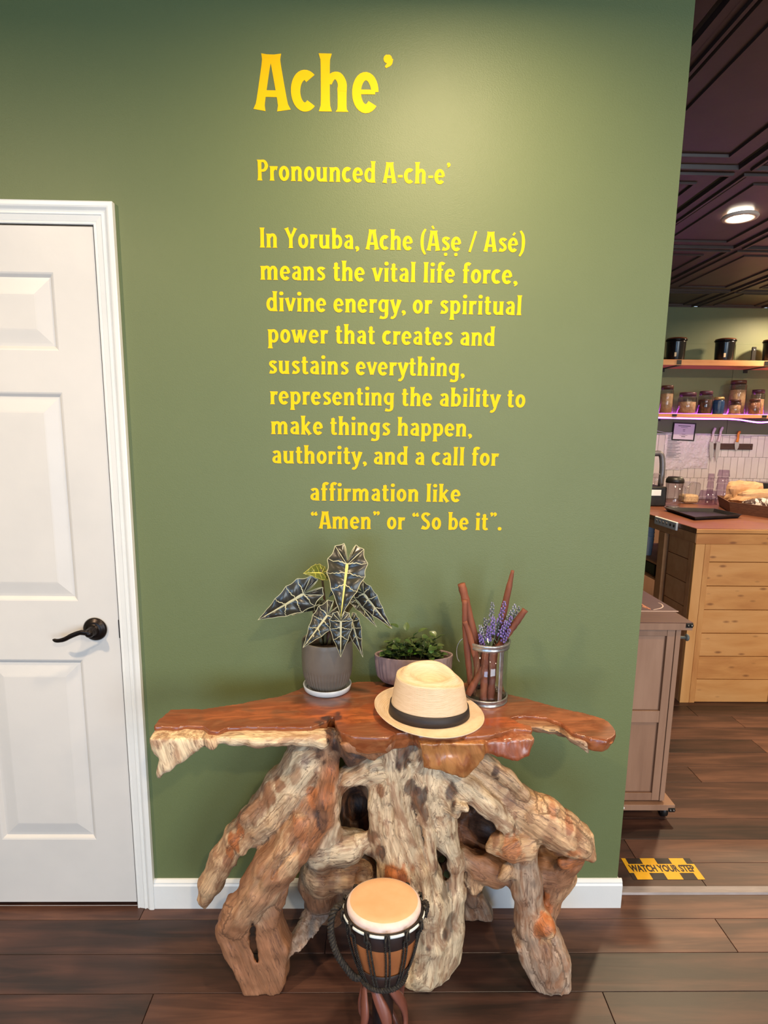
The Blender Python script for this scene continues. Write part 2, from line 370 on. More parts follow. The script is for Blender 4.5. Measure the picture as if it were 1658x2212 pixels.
# ---- baseboards and the strip of wall trim
def bbprof(y0): return [(y0, 0), (y0-.013, 0), (y0-.013, .080), (y0-.010, .086), (y0-.010, .090), (y0-.004, .098), (y0, .099)]
mb = MB(); mb.prism([(a, b) for a, b in bbprof(WY)][::-1], -.684, XE+.013, 'yz')
mb.prism([(XE+.0, 0), (XE+.013, 0), (XE+.013, .080), (XE+.010, .086), (XE+.004, .098), (XE, .099)], WY+.0005, WY+.14, 'xz')
struct(mb.build('baseboard_front', M['white']))
struct(MB().prism([(a, b) for a, b in bbprof(WY)][::-1], XL, -1.88, 'yz').build('baseboard_left', M['white']))
# ------------------------------------------------------------------ door, casing, lever
DX0, DX1, DZ1 = -1.655, -.7405, 2.022                           # leaf
door = struct(MB().box(DX0-.045, DX1+.009, WY+.001, WY+.001+.0005, 0, .001).build('door_1', M['white']))
def raised(mb, x0, x1, z0, z1, y):
    """moulded panel: a groove round a raised field, in the plane y (front)"""
    prof = [(0, 0), (.004, .0015), (.006, -.003+.006), (.012, .0085), (.020, .0075), (.052, .0015), (.056, .001)]
    rings = [[(x0+d, y+h, z0+d), (x1-d, y+h, z0+d), (x1-d, y+h, z1-d), (x0+d, y+h, z1-d)] for d, h in prof]
    V = [p for r in rings for p in r]; Fc = [(i*4+j, i*4+(j+1) % 4, (i+1)*4+(j+1) % 4, (i+1)*4+j) for i in range(len(rings)-1) for j in range(4)]
    n = len(rings)-1; Fc.append((n*4, n*4+1, n*4+2, n*4+3)); mb.add(V, Fc)
yf = WY-.004                                                     # face of the leaf
cols = [(DX0+.112, DX0+.112+.292), (DX1-.112-.292, DX1-.112)]; rows = [(.238, .829), (1.008, 1.598), (1.708, 1.908)]
mb = MB()                                                        # leaf face with the six openings
xs = [DX0, cols[0][0], cols[0][1], cols[1][0], cols[1][1], DX1]; zs = [.018]+[z for r in rows for z in r]+[DZ1]
for i in range(5):
    for j in range(7):
        if i in (1, 3) and j in (1, 3, 5): continue
        mb.add([(xs[i], yf, zs[j]), (xs[i+1], yf, zs[j]), (xs[i+1], yf, zs[j+1]), (xs[i], yf, zs[j+1])], [(0, 1, 2, 3)])
mb.box(DX0, DX1, yf+.012, WY+.03, .018, DZ1)
mb.add([(DX1, yf, .018), (DX1, yf+.012, .018), (DX1, yf+.012, DZ1), (DX1, yf, DZ1)], [(0, 1, 2, 3)])
mb.add([(DX0, yf, DZ1), (DX1, yf, DZ1), (DX1, yf+.012, DZ1), (DX0, yf+.012, DZ1)], [(0, 1, 2, 3)])
leaf = mb.build('door_leaf', M['doorw'], door)
for c0, c1 in cols:
    for r0, r1 in rows:
        m2 = MB(); raised(m2, c0, c1, r0, r1, yf); m2.build('panel', M['doorw'], leaf)
# dark strips painted as the shade in the reveal, and casing, profile swept with a mitre
MB().box(DX1+.001, DX1+.0035, WY-.0035, WY+.02, 0, DZ1+.004).build('reveal_shade', mat('gap_shadow_paint', hexc(70, 60, 58), .8), door)
MB().box(DX0, DX1, WY-.0035, WY+.02, DZ1+.0005, DZ1+.004).build('reveal_shade', M['black'], door)
cas = [(0, 0), (0, .008), (.002, .0095), (.005, .0095), (.007, .0075), (.009, .0085), (.022, .0105), (.024, .0125), (.028, .0125), (.030, .0100), (.034, .0115), (.040, .0165), (.044, .0175), (.052, .0175), (.055, .0160), (.055, 0)]
mb = MB(); ix, iz = DX1+.0035, DZ1+.004; ox = DX0-.0035
V = []
for (px_, pz_, q) in ((0, 0, 'rb'), (0, 0, 'rt'), (0, 0, 'lt'), (0, 0, 'lb')):
    for d, h in cas:
        if q == 'rb': V.append((ix+d, WY-h, 0))
        if q == 'rt': V.append((ix+d, WY-h, iz+d))
        if q == 'lt': V.append((ox-d, WY-h, iz+d))
        if q == 'lb': V.append((ox-d, WY-h, 0))
n = len(cas); Fc = [(s*n+k, s*n+k+1, (s+1)*n+k+1, (s+1)*n+k) for s in range(3) for k in range(n-1)]
mb.add(V, Fc); mb.build('casing', M['white'], door)
# lever handle
hx, hz = -.808, .925
hd = MB().lathe([(.0001, 0), (.030, 0), (.0335, .002), (.0345, .005), (.031, .009), (.027, .010), (.025, .013), (.020, .014), (.0135, .016), (.0135, .034), (.0125, .040), (.0001, .041)], n=40).build('door_handle', M['bronze'], door)
hd.rotation_euler = (math.radians(90), 0, 0); hd.location = (hx, yf, hz)
pts = bez([(0, 0, .040), (-.004, .002, .046), (-.022, .004, .048), (-.045, -.004, .050), (-.068, -.016, .049), (-.088, -.021, .047), (-.103, -.019, .045)], 26)
mb = MB(); mb.tube(pts, [.0105, .0125, .0130, .0125, .011]+[.0085]*4+[.0075]*6+[.007]*5+[.0065]*5+[.005, .0025], 12, flat=.7)
mb.sphere((0, 0, .040), .0135, 12, 8)
lv = mb.build('lever', M['bronze'], hd)
mb = MB().box(DX1-.0005, DX1+.0075, yf-.003, yf, hz-.028, hz+.028, .001); mb.build('strike_plate', M['bronze'], door)

# ------------------------------------------------------------------ wall lettering, drawn glyph by glyph with flared strokes
def st(p0, p1, w=16, f0=1, f1=1, n=10):                          # straight stroke, flared ends
    P = []; W = []
    for i in range(n+1):
        t = i/n; P.append((p0[0]+(p1[0]-p0[0])*t, p0[1]+(p1[1]-p0[1])*t))
        k = 1+.05*abs(2*t-1)**2
        if f0: k += .42*max(0, 1-t*8)**1.5
        if f1: k += .42*max(0, 1-(1-t)*8)**1.5
        W.append(w*k)
    return P, W
def arc(cx, cy, rx, ry, a0, a1, w0=15, w1=15, wm=16, n=26):
    P = []; W = []
    for i in range(n+1):
        t = i/n; a = math.radians(a0+(a1-a0)*t); P.append((cx+rx*math.cos(a), cy+ry*math.sin(a)))
        W.append(w0*(1-t)**3+w1*t**3+wm*(1-(1-t)**3-t**3))
    return P, W
def cv(pts, w, n=16):
    P = bez(pts, n); w = w if hasattr(w, '__len__') else [w]*len(pts)
    W = [np.interp(i/n*(len(w)-1), range(len(w)), w) for i in range(n+1)]
    return [tuple(p) for p in P], W
def arch(x0, x1, top=0): return cv([(x0+2, 50), ((x0+x1)/2-5, 63), (x1-7, 64), (x1, 52), (x1, 38)], [8, 13, 15, 16, 16])
S = lambda x, y0, y1, w=16, a=1, b=1: st((x, y0), (x, y1), w, a, b)
def bowl(x, rx=16): return arc(x, 36, rx, 29, 0, 360)
TOP = 104
def acc(x, y, d): return st((x-5*d, y+12), (x+4*d, y-2), 9, 0, 0, 3)
def dot(x, y, r=9.5): return [(x, y-r), (x, y-r*.6), (x, y), (x, y+r*.6), (x, y+r)], [r*.9, r*1.75, r*2.1, r*1.75, r*.9]
def comma(x, y): return [dot(x, y, 8.5), cv([(x+4, y), (x+4, y-9), (x-4, y-18)], [14, 11, 4], 6)]
def quo(x, y, s): return [dot(x, y, 7.5), cv([(x+3.5*s, y), (x+3*s, y-8*s), (x-4*s, y-15*s)], [12, 9, 4], 6)]
def AA(): return [st((9, 0), (25, 100), 15), st((53, 0), (37, 100), 17), ([(14, 30), (48, 30)], [12, 12]), ([(19, 97), (43, 97)], [6, 6])]
def ss(x=0): return [cv([(37+x, 57), (30+x, 65), (17+x, 63), (13+x, 52), (22+x, 41), (33+x, 31), (36+x, 18), (26+x, 7), (9+x, 11)], [20, 12, 13, 14, 16, 15, 14, 12, 20], 26)]
def ee(x=0): return [arc(25+x, 36, 16.5, 29.5, 2, 318, 13, 17), ([(12+x, 37), (42+x, 37)], [8.5, 8.5])]
G = {
 'A': (62, AA()), 'À': (62, AA()+[acc(28, 112, 1)]),
 'c': (46, [arc(25, 36, 16.5, 29, 52, 312, 20, 17)]),
 'h': (57, [S(13, 0, TOP), arch(18, 43), S(43, 0, 44, 16, 1, 0)]),
 'n': (57, [S(13, 0, 70), arch(18, 43), S(43, 0, 44, 16, 1, 0)]),
 'm': (86, [S(13, 0, 70), arch(18, 43), S(43, 0, 44, 16, 1, 0), arch(48, 72), S(72, 0, 44, 16, 1, 0)]),
 'e': (50, ee()), 'é': (50, ee()+[acc(27, 86, -1)]), 'ẹ': (50, ee()+[dot(25, -18, 8)]),
 's': (46, ss()), 'ṣ': (46, ss()+[dot(25, -18, 8)]),
 'o': (52, [bowl(26)]),
 'r': (40, [S(13, 0, 70), cv([(17, 48), (26, 62), (37, 60)], [9, 14, 20], 10)]),
 'u': (57, [S(13, 26, 70, 16, 0, 1), cv([(13, 34), (14, 16), (21, 7), (32, 9), (41, 20)], [16, 16, 14, 13, 8]), S(43, 0, 70)]),
 'd': (55, [arc(25, 36, 15.5, 29, 40, 322, 11, 11), S(42, 0, TOP)]),
 'b': (55, [arc(29, 36, 15.5, 29, -140, 140, 11, 11), S(13, 0, TOP, 16, 0, 1)]),
 'p': (55, [arc(29, 36, 15.5, 29, -140, 140, 11, 11), S(13, -30, 70)]),
 'a': (50, [cv([(11, 58), (20, 66), (33, 64), (37, 50), (37, 36)], [18, 12, 13, 15, 16]), S(37, 0, 44, 16, 1, 0), cv([(37, 40), (21, 38), (12, 28), (12, 14), (22, 7), (36, 17)], [10, 11, 14, 14, 12, 8])]),
 'P': (54, [S(14, 0, 100), cv([(16, 94), (36, 93), (45, 72), (36, 51), (16, 48)], [11, 13, 16, 13, 11])]),
 'I': (30, [S(15, 0, 100)]),
 'Y': (58, [st((8, 100), (28, 50), 15, 1, 0), st((51, 100), (30, 50), 13, 1, 0), S(29, 0, 56, 16, 1, 0)]),
 'S': (54, [cv([(44, 84), (34, 94), (18, 90), (13, 74), (24, 57), (38, 44), (43, 25), (32, 7), (9, 14)], [22, 13, 14, 16, 17, 16, 15, 13, 22], 28)]),
 ',': (22, comma(11, 7)), '.': (22, [dot(11, 9)]), '-': (30, [([(4, 34), (26, 34)], [12, 12])]),
 '’': (24, quo(11, 97, 1)), '“': (42, quo(13, 83, -1)+quo(30, 83, -1)), '”': (42, quo(12, 97, 1)+quo(29, 97, 1)),
 '(': (32, [cv([(27, 108), (15, 84), (11, 45), (15, 6), (27, -20)], [9, 13, 15, 13, 9])]),
 ')': (32, [cv([(5, 108), (17, 84), (21, 45), (17, 6), (5, -20)], [9, 13, 15, 13, 9])]),
 '/': (44, [([(8, -4), (36, 102)], [11, 11])]),
 't': (38, [st((16, 92), (16, 18), 16, 0, 0), cv([(16, 24), (17, 9), (26, 6), (34, 9)], [16, 15, 13, 12], 8), ([(3, 66), (33, 66)], [10, 10]), ([(10, 84), (20, 93)], [6, 10])]),
 'v': (50, [st((8, 70), (25, 3), 15, 1, 0), st((43, 70), (26, 3), 13, 1, 0)]),
 'w': (76, [st((8, 70), (22, 3), 15, 1, 0), st((39, 66), (24, 3), 12, 0, 0), st((38, 70), (51, 3), 15, 1, 0), st((68, 70), (53, 3), 12, 1, 0)]),
 'y': (50, [st((8, 70), (26, 3), 15, 1, 0), cv([(44, 70), (31, 18), (24, -12), (14, -25), (5, -22)], [20, 13, 12, 12, 15])]),
 'i': (29, [S(14, 0, 70), dot(14, 93)]), 'l': (29, [S(14, 0, TOP)]),
 'f': (37, [cv([(36, 94), (27, 101), (17, 94), (16, 76), (16, 50)], [17, 13, 15, 16, 16]), S(16, 0, 56, 16, 1, 0), ([(3, 66), (32, 66)], [10, 10])]),
 'g': (54, [arc(25, 38, 15.5, 27, 40, 322, 11, 11), st((41, 70), (41, -8), 16, 1, 0), cv([(41, -2), (39, -19), (27, -26), (10, -22)], [16, 14, 12, 17], 10)]),
 'k': (56, [S(13, 0, TOP), st((43, 70), (19, 36), 12, 1, 0), st((21, 42), (46, 0), 15, 0, 1)]),
 ' ': (27, []),
}
def strip(mb, P, W, ox, oz, sx, sz, y, depth):
    P = [np.array(p, float) for p in P]; V = []; n = len(P); closed = np.linalg.norm(P[0]-P[-1]) < .01
    for i in range(n):
        t = (P[1]-P[-2]) if (closed and i in (0, n-1)) else P[min(i+1, n-1)]-P[max(i-1, 0)]
        t = t/max(1e-9, np.linalg.norm(t)); nn = np.array([-t[1], t[0]])*W[i]*.50
        for q in (P[i]+nn, P[i]-nn): V.append((ox+q[0]*sx, y, oz+q[1]*sz))
    m = len(V); V += [(a, y+depth, c) for a, b, c in V]
    Fc = []
    for i in range(n-1):
        a = 2*i; Fc.append((a, a+1, a+3, a+2)); Fc.append((a, a+2, a+2+m, a+m)); Fc.append((a+3, a+1, a+1+m, a+3+m))
    Fc.append((0, m, m+1, 1)); Fc.append((m-2, m-1, 2*m-1, 2*m-2))
    mb.add(V, Fc)
def text_line(s, L, Rt, base, cap, parent, name, label=None):
    """L, Rt: photo x of the ink's two ends; base: photo y of the baseline; cap height in metres"""
    a = at(L, base[0], WY); b = at(Rt, base[1], WY); z0 = (a[2]+b[2])/2
    adv = sum(G[c][0]*1.06 for c in s)-9; sx = (b[0]-a[0])/adv; sz = cap/100.
    line = bpy.data.objects.new(name, None); COL.objects.link(line); line.parent = parent; line.empty_display_size = .02
    if label: line['label'] = label
    x = -3; q = 0
    for c in s:
        mb = MB()
        for P, W in G[c][1]:
            strip(mb, P, W, a[0]+x*sx, z0, sx, sz, WY-.0009-q*.000045, .0012); q = (q+1) % 7
        x += G[c][0]*1.06
        if mb.v: mb.build('letter', M['yellow'], line)
    return line
wl = thing('wall_lettering', (0, WY, 1.2), 'yellow raised words in flared letters on the green wall, explaining Ache', 'lettering')
wl.location = (0, 0, 0)
text_line('Ache’', 553, 846, (239, 243), .127, wl, 'heading', 'large yellow heading word Ache')
for s, L, R_, b0, b1 in (('Pronounced A-ch-e’', 556, 971, 390, 398), ('In Yoruba, Ache (Àṣẹ / Asé)', 561, 1132, 535, 545), ('means the vital life force,', 563, 1115, 605, 613),
        ('divine energy, or spiritual', 576, 1125, 673.7, 679.5), ('power that creates and', 579, 1067, 742, 746), ('sustains everything,', 580, 1001, 808.5, 812),
        ('representing the ability to', 584, 1133, 874.8, 878.8), ('make things happen,', 586, 1017, 939.6, 941.2), ('authority, and a call for', 588, 1075, 1003, 1004),
        ('affirmation like', 670, 993, 1082.5, 1083), ('“Amen” or “So be it”.', 671, 1081, 1143, 1144)):
    text_line(s, L, R_, (b0, b1), .0492, wl, 'text_line', 'line reading %s' % s.replace('“', '').replace('”', '').replace('’', '').rstrip(',.'))
# ------------------------------------------------------------------ driftwood table: a distance field turned into a mesh
TZ = .79                                                          # height of the polished top
rs = np.random.RandomState(11)
def vnoise(P, freq, seed):
    """smooth value noise at points P (n,3)"""
    r = np.random.RandomState(seed); T = r.rand(32, 32, 32).astype(np.float32)*2-1
    q = P*freq+seed*3.7; i = np.floor(q).astype(int); f = (q-i).astype(np.float32); f = f*f*(3-2*f); i &= 31; j = (i+1) & 31
    def g(a, b, c): return T[a, b, c]
    x0, y0, z0 = i[..., 0], i[..., 1], i[..., 2]; x1, y1, z1 = j[..., 0], j[..., 1], j[..., 2]; fx, fy, fz = f[..., 0], f[..., 1], f[..., 2]
    a = g(x0, y0, z0)*(1-fx)+g(x1, y0, z0)*fx; b = g(x0, y1, z0)*(1-fx)+g(x1, y1, z0)*fx
    c = g(x0, y0, z1)*(1-fx)+g(x1, y0, z1)*fx; d = g(x0, y1, z1)*(1-fx)+g(x1, y1, z1)*fx
    return (a*(1-fy)+b*fy)*(1-fz)+(c*(1-fy)+d*fy)*fz
CREAM = np.array(hexc(226, 200, 164)[:3]); TAN = np.array(hexc(212, 172, 130)[:3]); BRN = np.array(hexc(156, 108, 76)[:3]); ORG = np.array(hexc(186, 110, 62)[:3])
DRK = np.array(hexc(62, 44, 38)[:3]); GRY = np.array(hexc(178, 152, 130)[:3]); DBR = np.array(hexc(104, 68, 50)[:3]); RED = np.array(hexc(150, 80, 46)[:3])  # DBR: brown darkened to paint shade into the rear cavities
class Field:
    def __init__(s, lo, hi, h):
        s.lo = np.array(lo); s.h = h; s.n = np.ceil((np.array(hi)-s.lo)/h).astype(int)+1
        s.D = np.full(s.n, .08, np.float32)
        g = [np.arange(k, dtype=np.float32)*h for k in s.n]
        s.ax = [s.lo[i]+g[i] for i in range(3)]
        s.prims = []
    def warp(s, amp, freq, seed):                                 # organic wobble of the coordinates
        X, Y, Z = np.meshgrid(*s.ax, indexing='ij'); P = np.stack([X, Y, Z], -1).astype(np.float32)
        # noise on a coarse lattice, then enlarged
        st_ = 3; Pc = P[::st_, ::st_, ::st_]; W = np.zeros_like(Pc)
        for k in range(3):
            W[..., k] = amp*(vnoise(Pc, freq, seed+k)+.5*vnoise(Pc, freq*2.2, seed+k+5))
        idx = [np.minimum(np.arange(k)/st_, (Pc.shape[i]-1.001)) for i, k in enumerate(s.n)]
        def lin(A, ax, t):
            i = np.floor(t).astype(int); f = (t-i).astype(np.float32); sh = [1]*A.ndim; sh[ax] = len(t); f = f.reshape(sh)
            return np.take(A, i, ax)*(1-f)+np.take(A, np.minimum(i+1, A.shape[ax]-1), ax)*f
        for ax in range(3): W = lin(W, ax, idx[ax])
        W[..., 2] *= np.clip((P[..., 2])/.06, 0, 1)*np.clip((TZ-.02-P[..., 2])/.05, 0, 1)
        s.P = P+W
    def sub(s, lo, hi):
        a = np.maximum(0, np.floor((np.array(lo)-s.lo)/s.h).astype(int)); b = np.minimum(s.n, np.ceil((np.array(hi)-s.lo)/s.h).astype(int)+1)
        return tuple(slice(int(i), int(max(i, j))) for i, j in zip(a, b))
    def seg(s, P, a, b, ra, rb, fy):
        ab = b-a; L2 = float(ab@ab)+1e-9; q = P-a; t = np.clip((q@ab)/L2, 0, 1); d = q-t[..., None]*ab
        if fy != 1: d = d*np.array([1, 1/fy, 1], np.float32)
        return np.sqrt((d*d).sum(-1))*min(1, max(fy, .6))-(ra+(rb-ra)*t)*min(1, max(fy, .6)), t
    def chain(s, pts, k=.02, col=CREAM, grp=0, fy=1.0, cut=False, px=True):
        Q = []
        for p in pts:
            if px: c = at(p[0], p[1], p[2]); r = p[3]*mpp(p[0], p[1], p[2])
            else: c = np.array(p[:3]); r = p[3]
            Q.append((np.array(c, np.float32), r))
        acc_ = 0
        for (a, ra), (b, rb) in zip(Q, Q[1:]):
            m = max(ra, rb)*max(1, fy)+.03+k
            sl = s.sub(np.minimum(a, b)-m, np.maximum(a, b)+m)
            if 0 in s.D[sl].shape: continue
            d, t = s.seg(s.P[sl], a, b, ra, rb, fy); D = s.D[sl]
            if cut:
                d = -d; h = np.clip(.5-.5*(d-D)/k*-1, 0, 1); s.D[sl] = np.maximum(D, d) if k < .004 else D*(1-h)+d*h+k*h*(1-h)
            else:
                h = np.clip(.5+.5*(D-d)/k, 0, 1); s.D[sl] = D*(1-h)+d*h-k*h*(1-h)
                s.prims.append(('s', a, b, ra, rb, fy, np.array(col), grp, acc_))
            acc_ += float(np.linalg.norm(b-a))
    def plate(s, poly, y0, y1, th, k=.012, col=TAN, grp=0, px=True, rr=.008, yk=None, cut=False):
        """poly in photo px traced at depth y; plate lies at y = y0 (top of it) .. y1 (bottom), thickness th"""
        ys = [p[1] for p in poly]; Q = []
        for x, y in poly:
            Y = y0+(y1-y0)*(y-min(ys))/(max(ys)-min(ys)); c = at(x, y, Y); Q.append((c[0], c[2]))
        Q = np.array(Q); zt, zb = Q[:, 1].max(), Q[:, 1].min()
        lo = (Q[:, 0].min()-.04, min(y0, y1)-th/2-.04, zb-.04); hi = (Q[:, 0].max()+.04, max(y0, y1)+th/2+.04, zt+.04)
        sl = s.sub(lo, hi); P = s.P[sl]; X, Y, Z = P[..., 0], P[..., 1], P[..., 2]
        d2 = poly2(X, Z, Q)+rr; yc = y1+(y0-y1)*(Z-zb)/max(1e-6, zt-zb); dy = np.abs(Y-yc)-th/2+rr
        d = np.sqrt(np.maximum(d2, 0)**2+np.maximum(dy, 0)**2)+np.minimum(np.maximum(d2, dy), 0)-rr
        D = s.D[sl]
        h = np.clip(.5+.5*(D-d)/k, 0, 1); s.D[sl] = D*(1-h)+d*h-k*h*(1-h)
        s.prims.append(('p', Q, yc0 := y1, y0, zb, zt, th, np.array(col), grp))
    def mesh(s):
        D = s.D; n = s.n; ins = D < 0
        c = [ins[i:n[0]-1+i, j:n[1]-1+j, k:n[2]-1+k] for i in (0, 1) for j in (0, 1) for k in (0, 1)]
        cnt = sum(a.astype(np.int8) for a in c); act = (cnt > 0) & (cnt < 8)
        I = np.argwhere(act); vid = np.full(act.shape, -1, np.int32); vid[act] = np.arange(len(I))
        acc_ = np.zeros((len(I), 3), np.float32); w = np.zeros(len(I), np.float32)
        cor = [(i, j, k) for i in (0, 1) for j in (0, 1) for k in (0, 1)]
        val = np.stack([D[I[:, 0]+a, I[:, 1]+b, I[:, 2]+c_] for a, b, c_ in cor], 1)
        for p in range(8):
            for q in range(p+1, 8):
                if sum(abs(a-b) for a, b in zip(cor[p], cor[q])) != 1: continue
                A, B = val[:, p], val[:, q]; x = (A < 0) != (B < 0); t = np.where(x, A/(A-B+1e-12), 0)
                pos = np.array(cor[p])+(np.array(cor[q])-np.array(cor[p]))*t[:, None]
                acc_ += np.where(x[:, None], pos, 0); w += x
        V = s.lo+(I+acc_/w[:, None])*s.h
        Fq = []
        for ax in range(3):
            o = [a for a in range(3) if a != ax]
            sa = [slice(1, -1)]*3; sa[ax] = slice(0, -1); sb = list(sa); sb[ax] = slice(1, None)
            A = ins[tuple(sa)]; B = ins[tuple(sb)]; E_ = np.argwhere(A != B)
            if not len(E_): continue
            inside = A[tuple(E_.T)]; base = E_.copy()
            for a in o: base[:, a] += 1
            q = []
            for d1, d2 in ((-1, -1), (0, -1), (0, 0), (-1, 0)):
                z = base.copy(); z[:, o[0]] += d1; z[:, o[1]] += d2; q.append(vid[tuple(z.T)])
            q = np.stack(q, 1); flip = inside if ax != 1 else ~inside
            q[~flip] = q[~flip][:, ::-1]; Fq.append(q)
        Fq = np.concatenate(Fq); Fq = Fq[(Fq >= 0).all(1)]
        return V.astype(np.float32), Fq
    def paint(s, V):
        """colour, the group and the grain direction of every vertex from the limbs it belongs to"""
        n = len(V); cw = np.zeros((n, 3), np.float32); ws = np.zeros(n, np.float32); best = np.full(n, 9., np.float32); g = np.zeros(n, np.int32); fl_ = np.zeros((n, 3), np.float32)
        for p in s.prims:
            if p[0] == 's':
                _, a, b, ra, rb, fy, col, grp, L0 = p; d, t = s.seg(V, a, b, ra, rb, fy)
                ab = b-a; Ln = np.linalg.norm(ab)+1e-9; u = ab/Ln
                e = np.cross(u, np.array([0, 1, 0])); e = e/(np.linalg.norm(e)+1e-9); f2 = np.cross(u, e); q = V-a
                al = L0+q@u; ang = np.stack([al, q@e, q@f2], 1)
            else:
                _, Q, y1, y0, zb, zt, th, col, grp = p; d2 = poly2(V[:, 0], V[:, 2], Q); yc = y1+(y0-y1)*(V[:, 2]-zb)/max(1e-6, zt-zb); dy = np.abs(V[:, 1]-yc)-th/2
                d = np.sqrt(np.maximum(d2, 0)**2+np.maximum(dy, 0)**2)+np.minimum(np.maximum(d2, dy), 0)
                ang = np.stack([V[:, 2]-.35*V[:, 0], V[:, 0]+.35*V[:, 2], V[:, 1]], 1)
            w = np.exp(-np.maximum(d, -.01)/.008); cw += w[:, None]*col; ws += w
            m = d < best; best[m] = d[m]; g[m] = grp; fl_[m] = ang[m]
        return cw/ws[:, None], g, fl_
def poly2(X, Z, Q):
    shp = X.shape; X = X.ravel(); Z = Z.ravel(); best = np.full(X.shape, 1e9, np.float32); ins = np.zeros(X.shape, bool); n = len(Q)
    for i in range(n):
        a = Q[i]; b = Q[(i+1) % n]; e = b-a; wx = X-a[0]; wz = Z-a[1]; t = np.clip((wx*e[0]+wz*e[1])/(e@e+1e-12), 0, 1)
        dx = wx-e[0]*t; dz = wz-e[1]*t; best = np.minimum(best, dx*dx+dz*dz)
        c = (a[1] > Z) != (b[1] > Z); xx = (b[0]-a[0])*(Z-a[1])/(b[1]-a[1]+1e-12)+a[0]; ins ^= c & (X < xx)
    d = np.sqrt(best); return np.where(ins, -d, d).reshape(shp)

H = .0052
fd = Field((-.60, 1.22, -.03), (.70, 1.70, TZ+.02), H)
fd.warp(.0045, 24, 3)
C_ = fd.chain; P_ = fd.plate
# central trunk
C_([(890, 1600, 1.43, 50), (850, 1680, 1.45, 55), (855, 1760, 1.45, 50), (880, 1850, 1.45, 52), (915, 1930, 1.46, 56), (925, 2010, 1.47, 56), (915, 2065, 1.47, 54), (900, 2085, 1.46, 48)], .03, CREAM, 1)
C_([(925, 1620, 1.44, 40), (930, 1690, 1.45, 48), (950, 1780, 1.45, 33), (982, 1860, 1.45, 16), (986, 1930, 1.45, 17), (975, 2000, 1.46, 27), (962, 2060, 1.47, 30), (930, 2100, 1.46, 26)], .02, CREAM, 1)
C_([(870, 1640, 1.42, 34), (810, 1652, 1.42, 30), (755, 1685, 1.43, 27), (722, 1750, 1.45, 24), (706, 1810, 1.46, 26)], .02, CREAM, 1)
C_([(812, 1680, 1.42, 20), (806, 1740, 1.42, 14), (816, 1800, 1.43, 18), (832, 1870, 1.43, 18), (842, 1960, 1.45, 22)], .014, CREAM, 1)
C_([(840, 1610, 1.40, 22), (858, 1700, 1.395, 16), (872, 1790, 1.395, 16), (905, 1880, 1.40, 16), (925, 1960, 1.405, 14)], .014, CREAM, 1)
C_([(885, 1640, 1.40, 16), (905, 1720, 1.40, 14), (925, 1800, 1.405, 12), (935, 1870, 1.41, 10)], .012, CREAM, 1)
C_([(858, 1885, 1.405, 24), (862, 1905, 1.40, 20)], .012, ORG, 1)
C_([(960, 1700, 1.42, 30), (985, 1733, 1.395, 16), (1006, 1747, 1.36, 8)], .014, CREAM, 1)
C_([(968, 1742, 1.41, 14), (990, 1760, 1.38, 6)], .01, CREAM, 1)
# behind the trunk
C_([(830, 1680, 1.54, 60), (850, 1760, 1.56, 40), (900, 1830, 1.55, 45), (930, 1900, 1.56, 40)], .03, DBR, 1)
C_([(770, 1690, 1.60, 44), (770, 1780, 1.60, 40)], .02, DRK, 1)  # dark colour stands in for the shade inside the left hole
C_([(700, 1835, 1.47, 42), (755, 1825, 1.46, 34), (795, 1808, 1.45, 14)], .02, CREAM, 1)
C_([(700, 1880, 1.50, 50), (770, 1880, 1.51, 40), (770, 1940, 1.53, 34)], .02, TAN, 1)
C_([(690, 1900, 1.53, 46), (700, 1950, 1.58, 36), (725, 1985, 1.62, 14)], .02, BRN, 1)
C_([(820, 1830, 1.44, 14), (802, 1845, 1.43, 12)], .01, DRK, 1)
C_([(760, 1900, 1.50, 10), (772, 1960, 1.47, 6)], .01, GRY, 1)
# pale loose looking root between the left foot and the middle
P_([(690, 1935), (722, 1930), (728, 1942), (700, 1990), (650, 2045), (626, 2062), (622, 2030), (655, 1970)], 1.56, 1.44, .035, .01, GRY, 5)
# left side: shoulder, outer limb, inner limb, foot
C_([(715, 1600, 1.42, 26), (665, 1640, 1.44, 42), (620, 1700, 1.46, 46), (580, 1755, 1.47, 42), (555, 1790, 1.48, 36)], .025, CREAM, 2)
C_([(700, 1610, 1.41, 20), (712, 1660, 1.41, 16), (700, 1720, 1.42, 22), (690, 1760, 1.43, 30), (640, 1810, 1.43, 42)], .02, ORG, 2)
C_([(560, 1765, 1.48, 36), (518, 1800, 1.49, 30), (487, 1850, 1.50, 28), (455, 1905, 1.51, 25), (444, 1940, 1.51, 13), (443, 1958, 1.51, 4)], .016, TAN, 3)
C_([(625, 1720, 1.41, 14), (585, 1775, 1.42, 12), (550, 1800, 1.435, 12), (520, 1840, 1.45, 10)], .014, TAN, 2)
C_([(560, 1740, 1.44, 14), (535, 1765, 1.45, 16), (520, 1790, 1.46, 10)], .012, BRN, 3)
C_([(672, 1740, 1.43, 34), (640, 1810, 1.43, 44), (598, 1865, 1.43, 46), (562, 1915, 1.43, 42), (530, 1955, 1.43, 36), (510, 1990, 1.43, 34)], .018, BRN, 4)
C_([(655, 1770, 1.40, 18), (610, 1840, 1.40, 18), (570, 1895, 1.40, 16), (520, 1965, 1.405, 18)], .014, TAN, 4)
P_([(469, 1994), (489, 1949), (515, 1935), (545, 1975), (590, 1930), (606, 1955), (606, 1984), (626, 2035), (620, 2106), (596, 2141), (534, 2150), (518, 2104), (486, 2042)], 1.435, 1.43, .075, .010, BRN, 4, rr=.014)
C_([(600, 1950, 1.42, 12), (612, 1928, 1.42, 9), (623, 1912, 1.42, 3)], .01, BRN, 4)
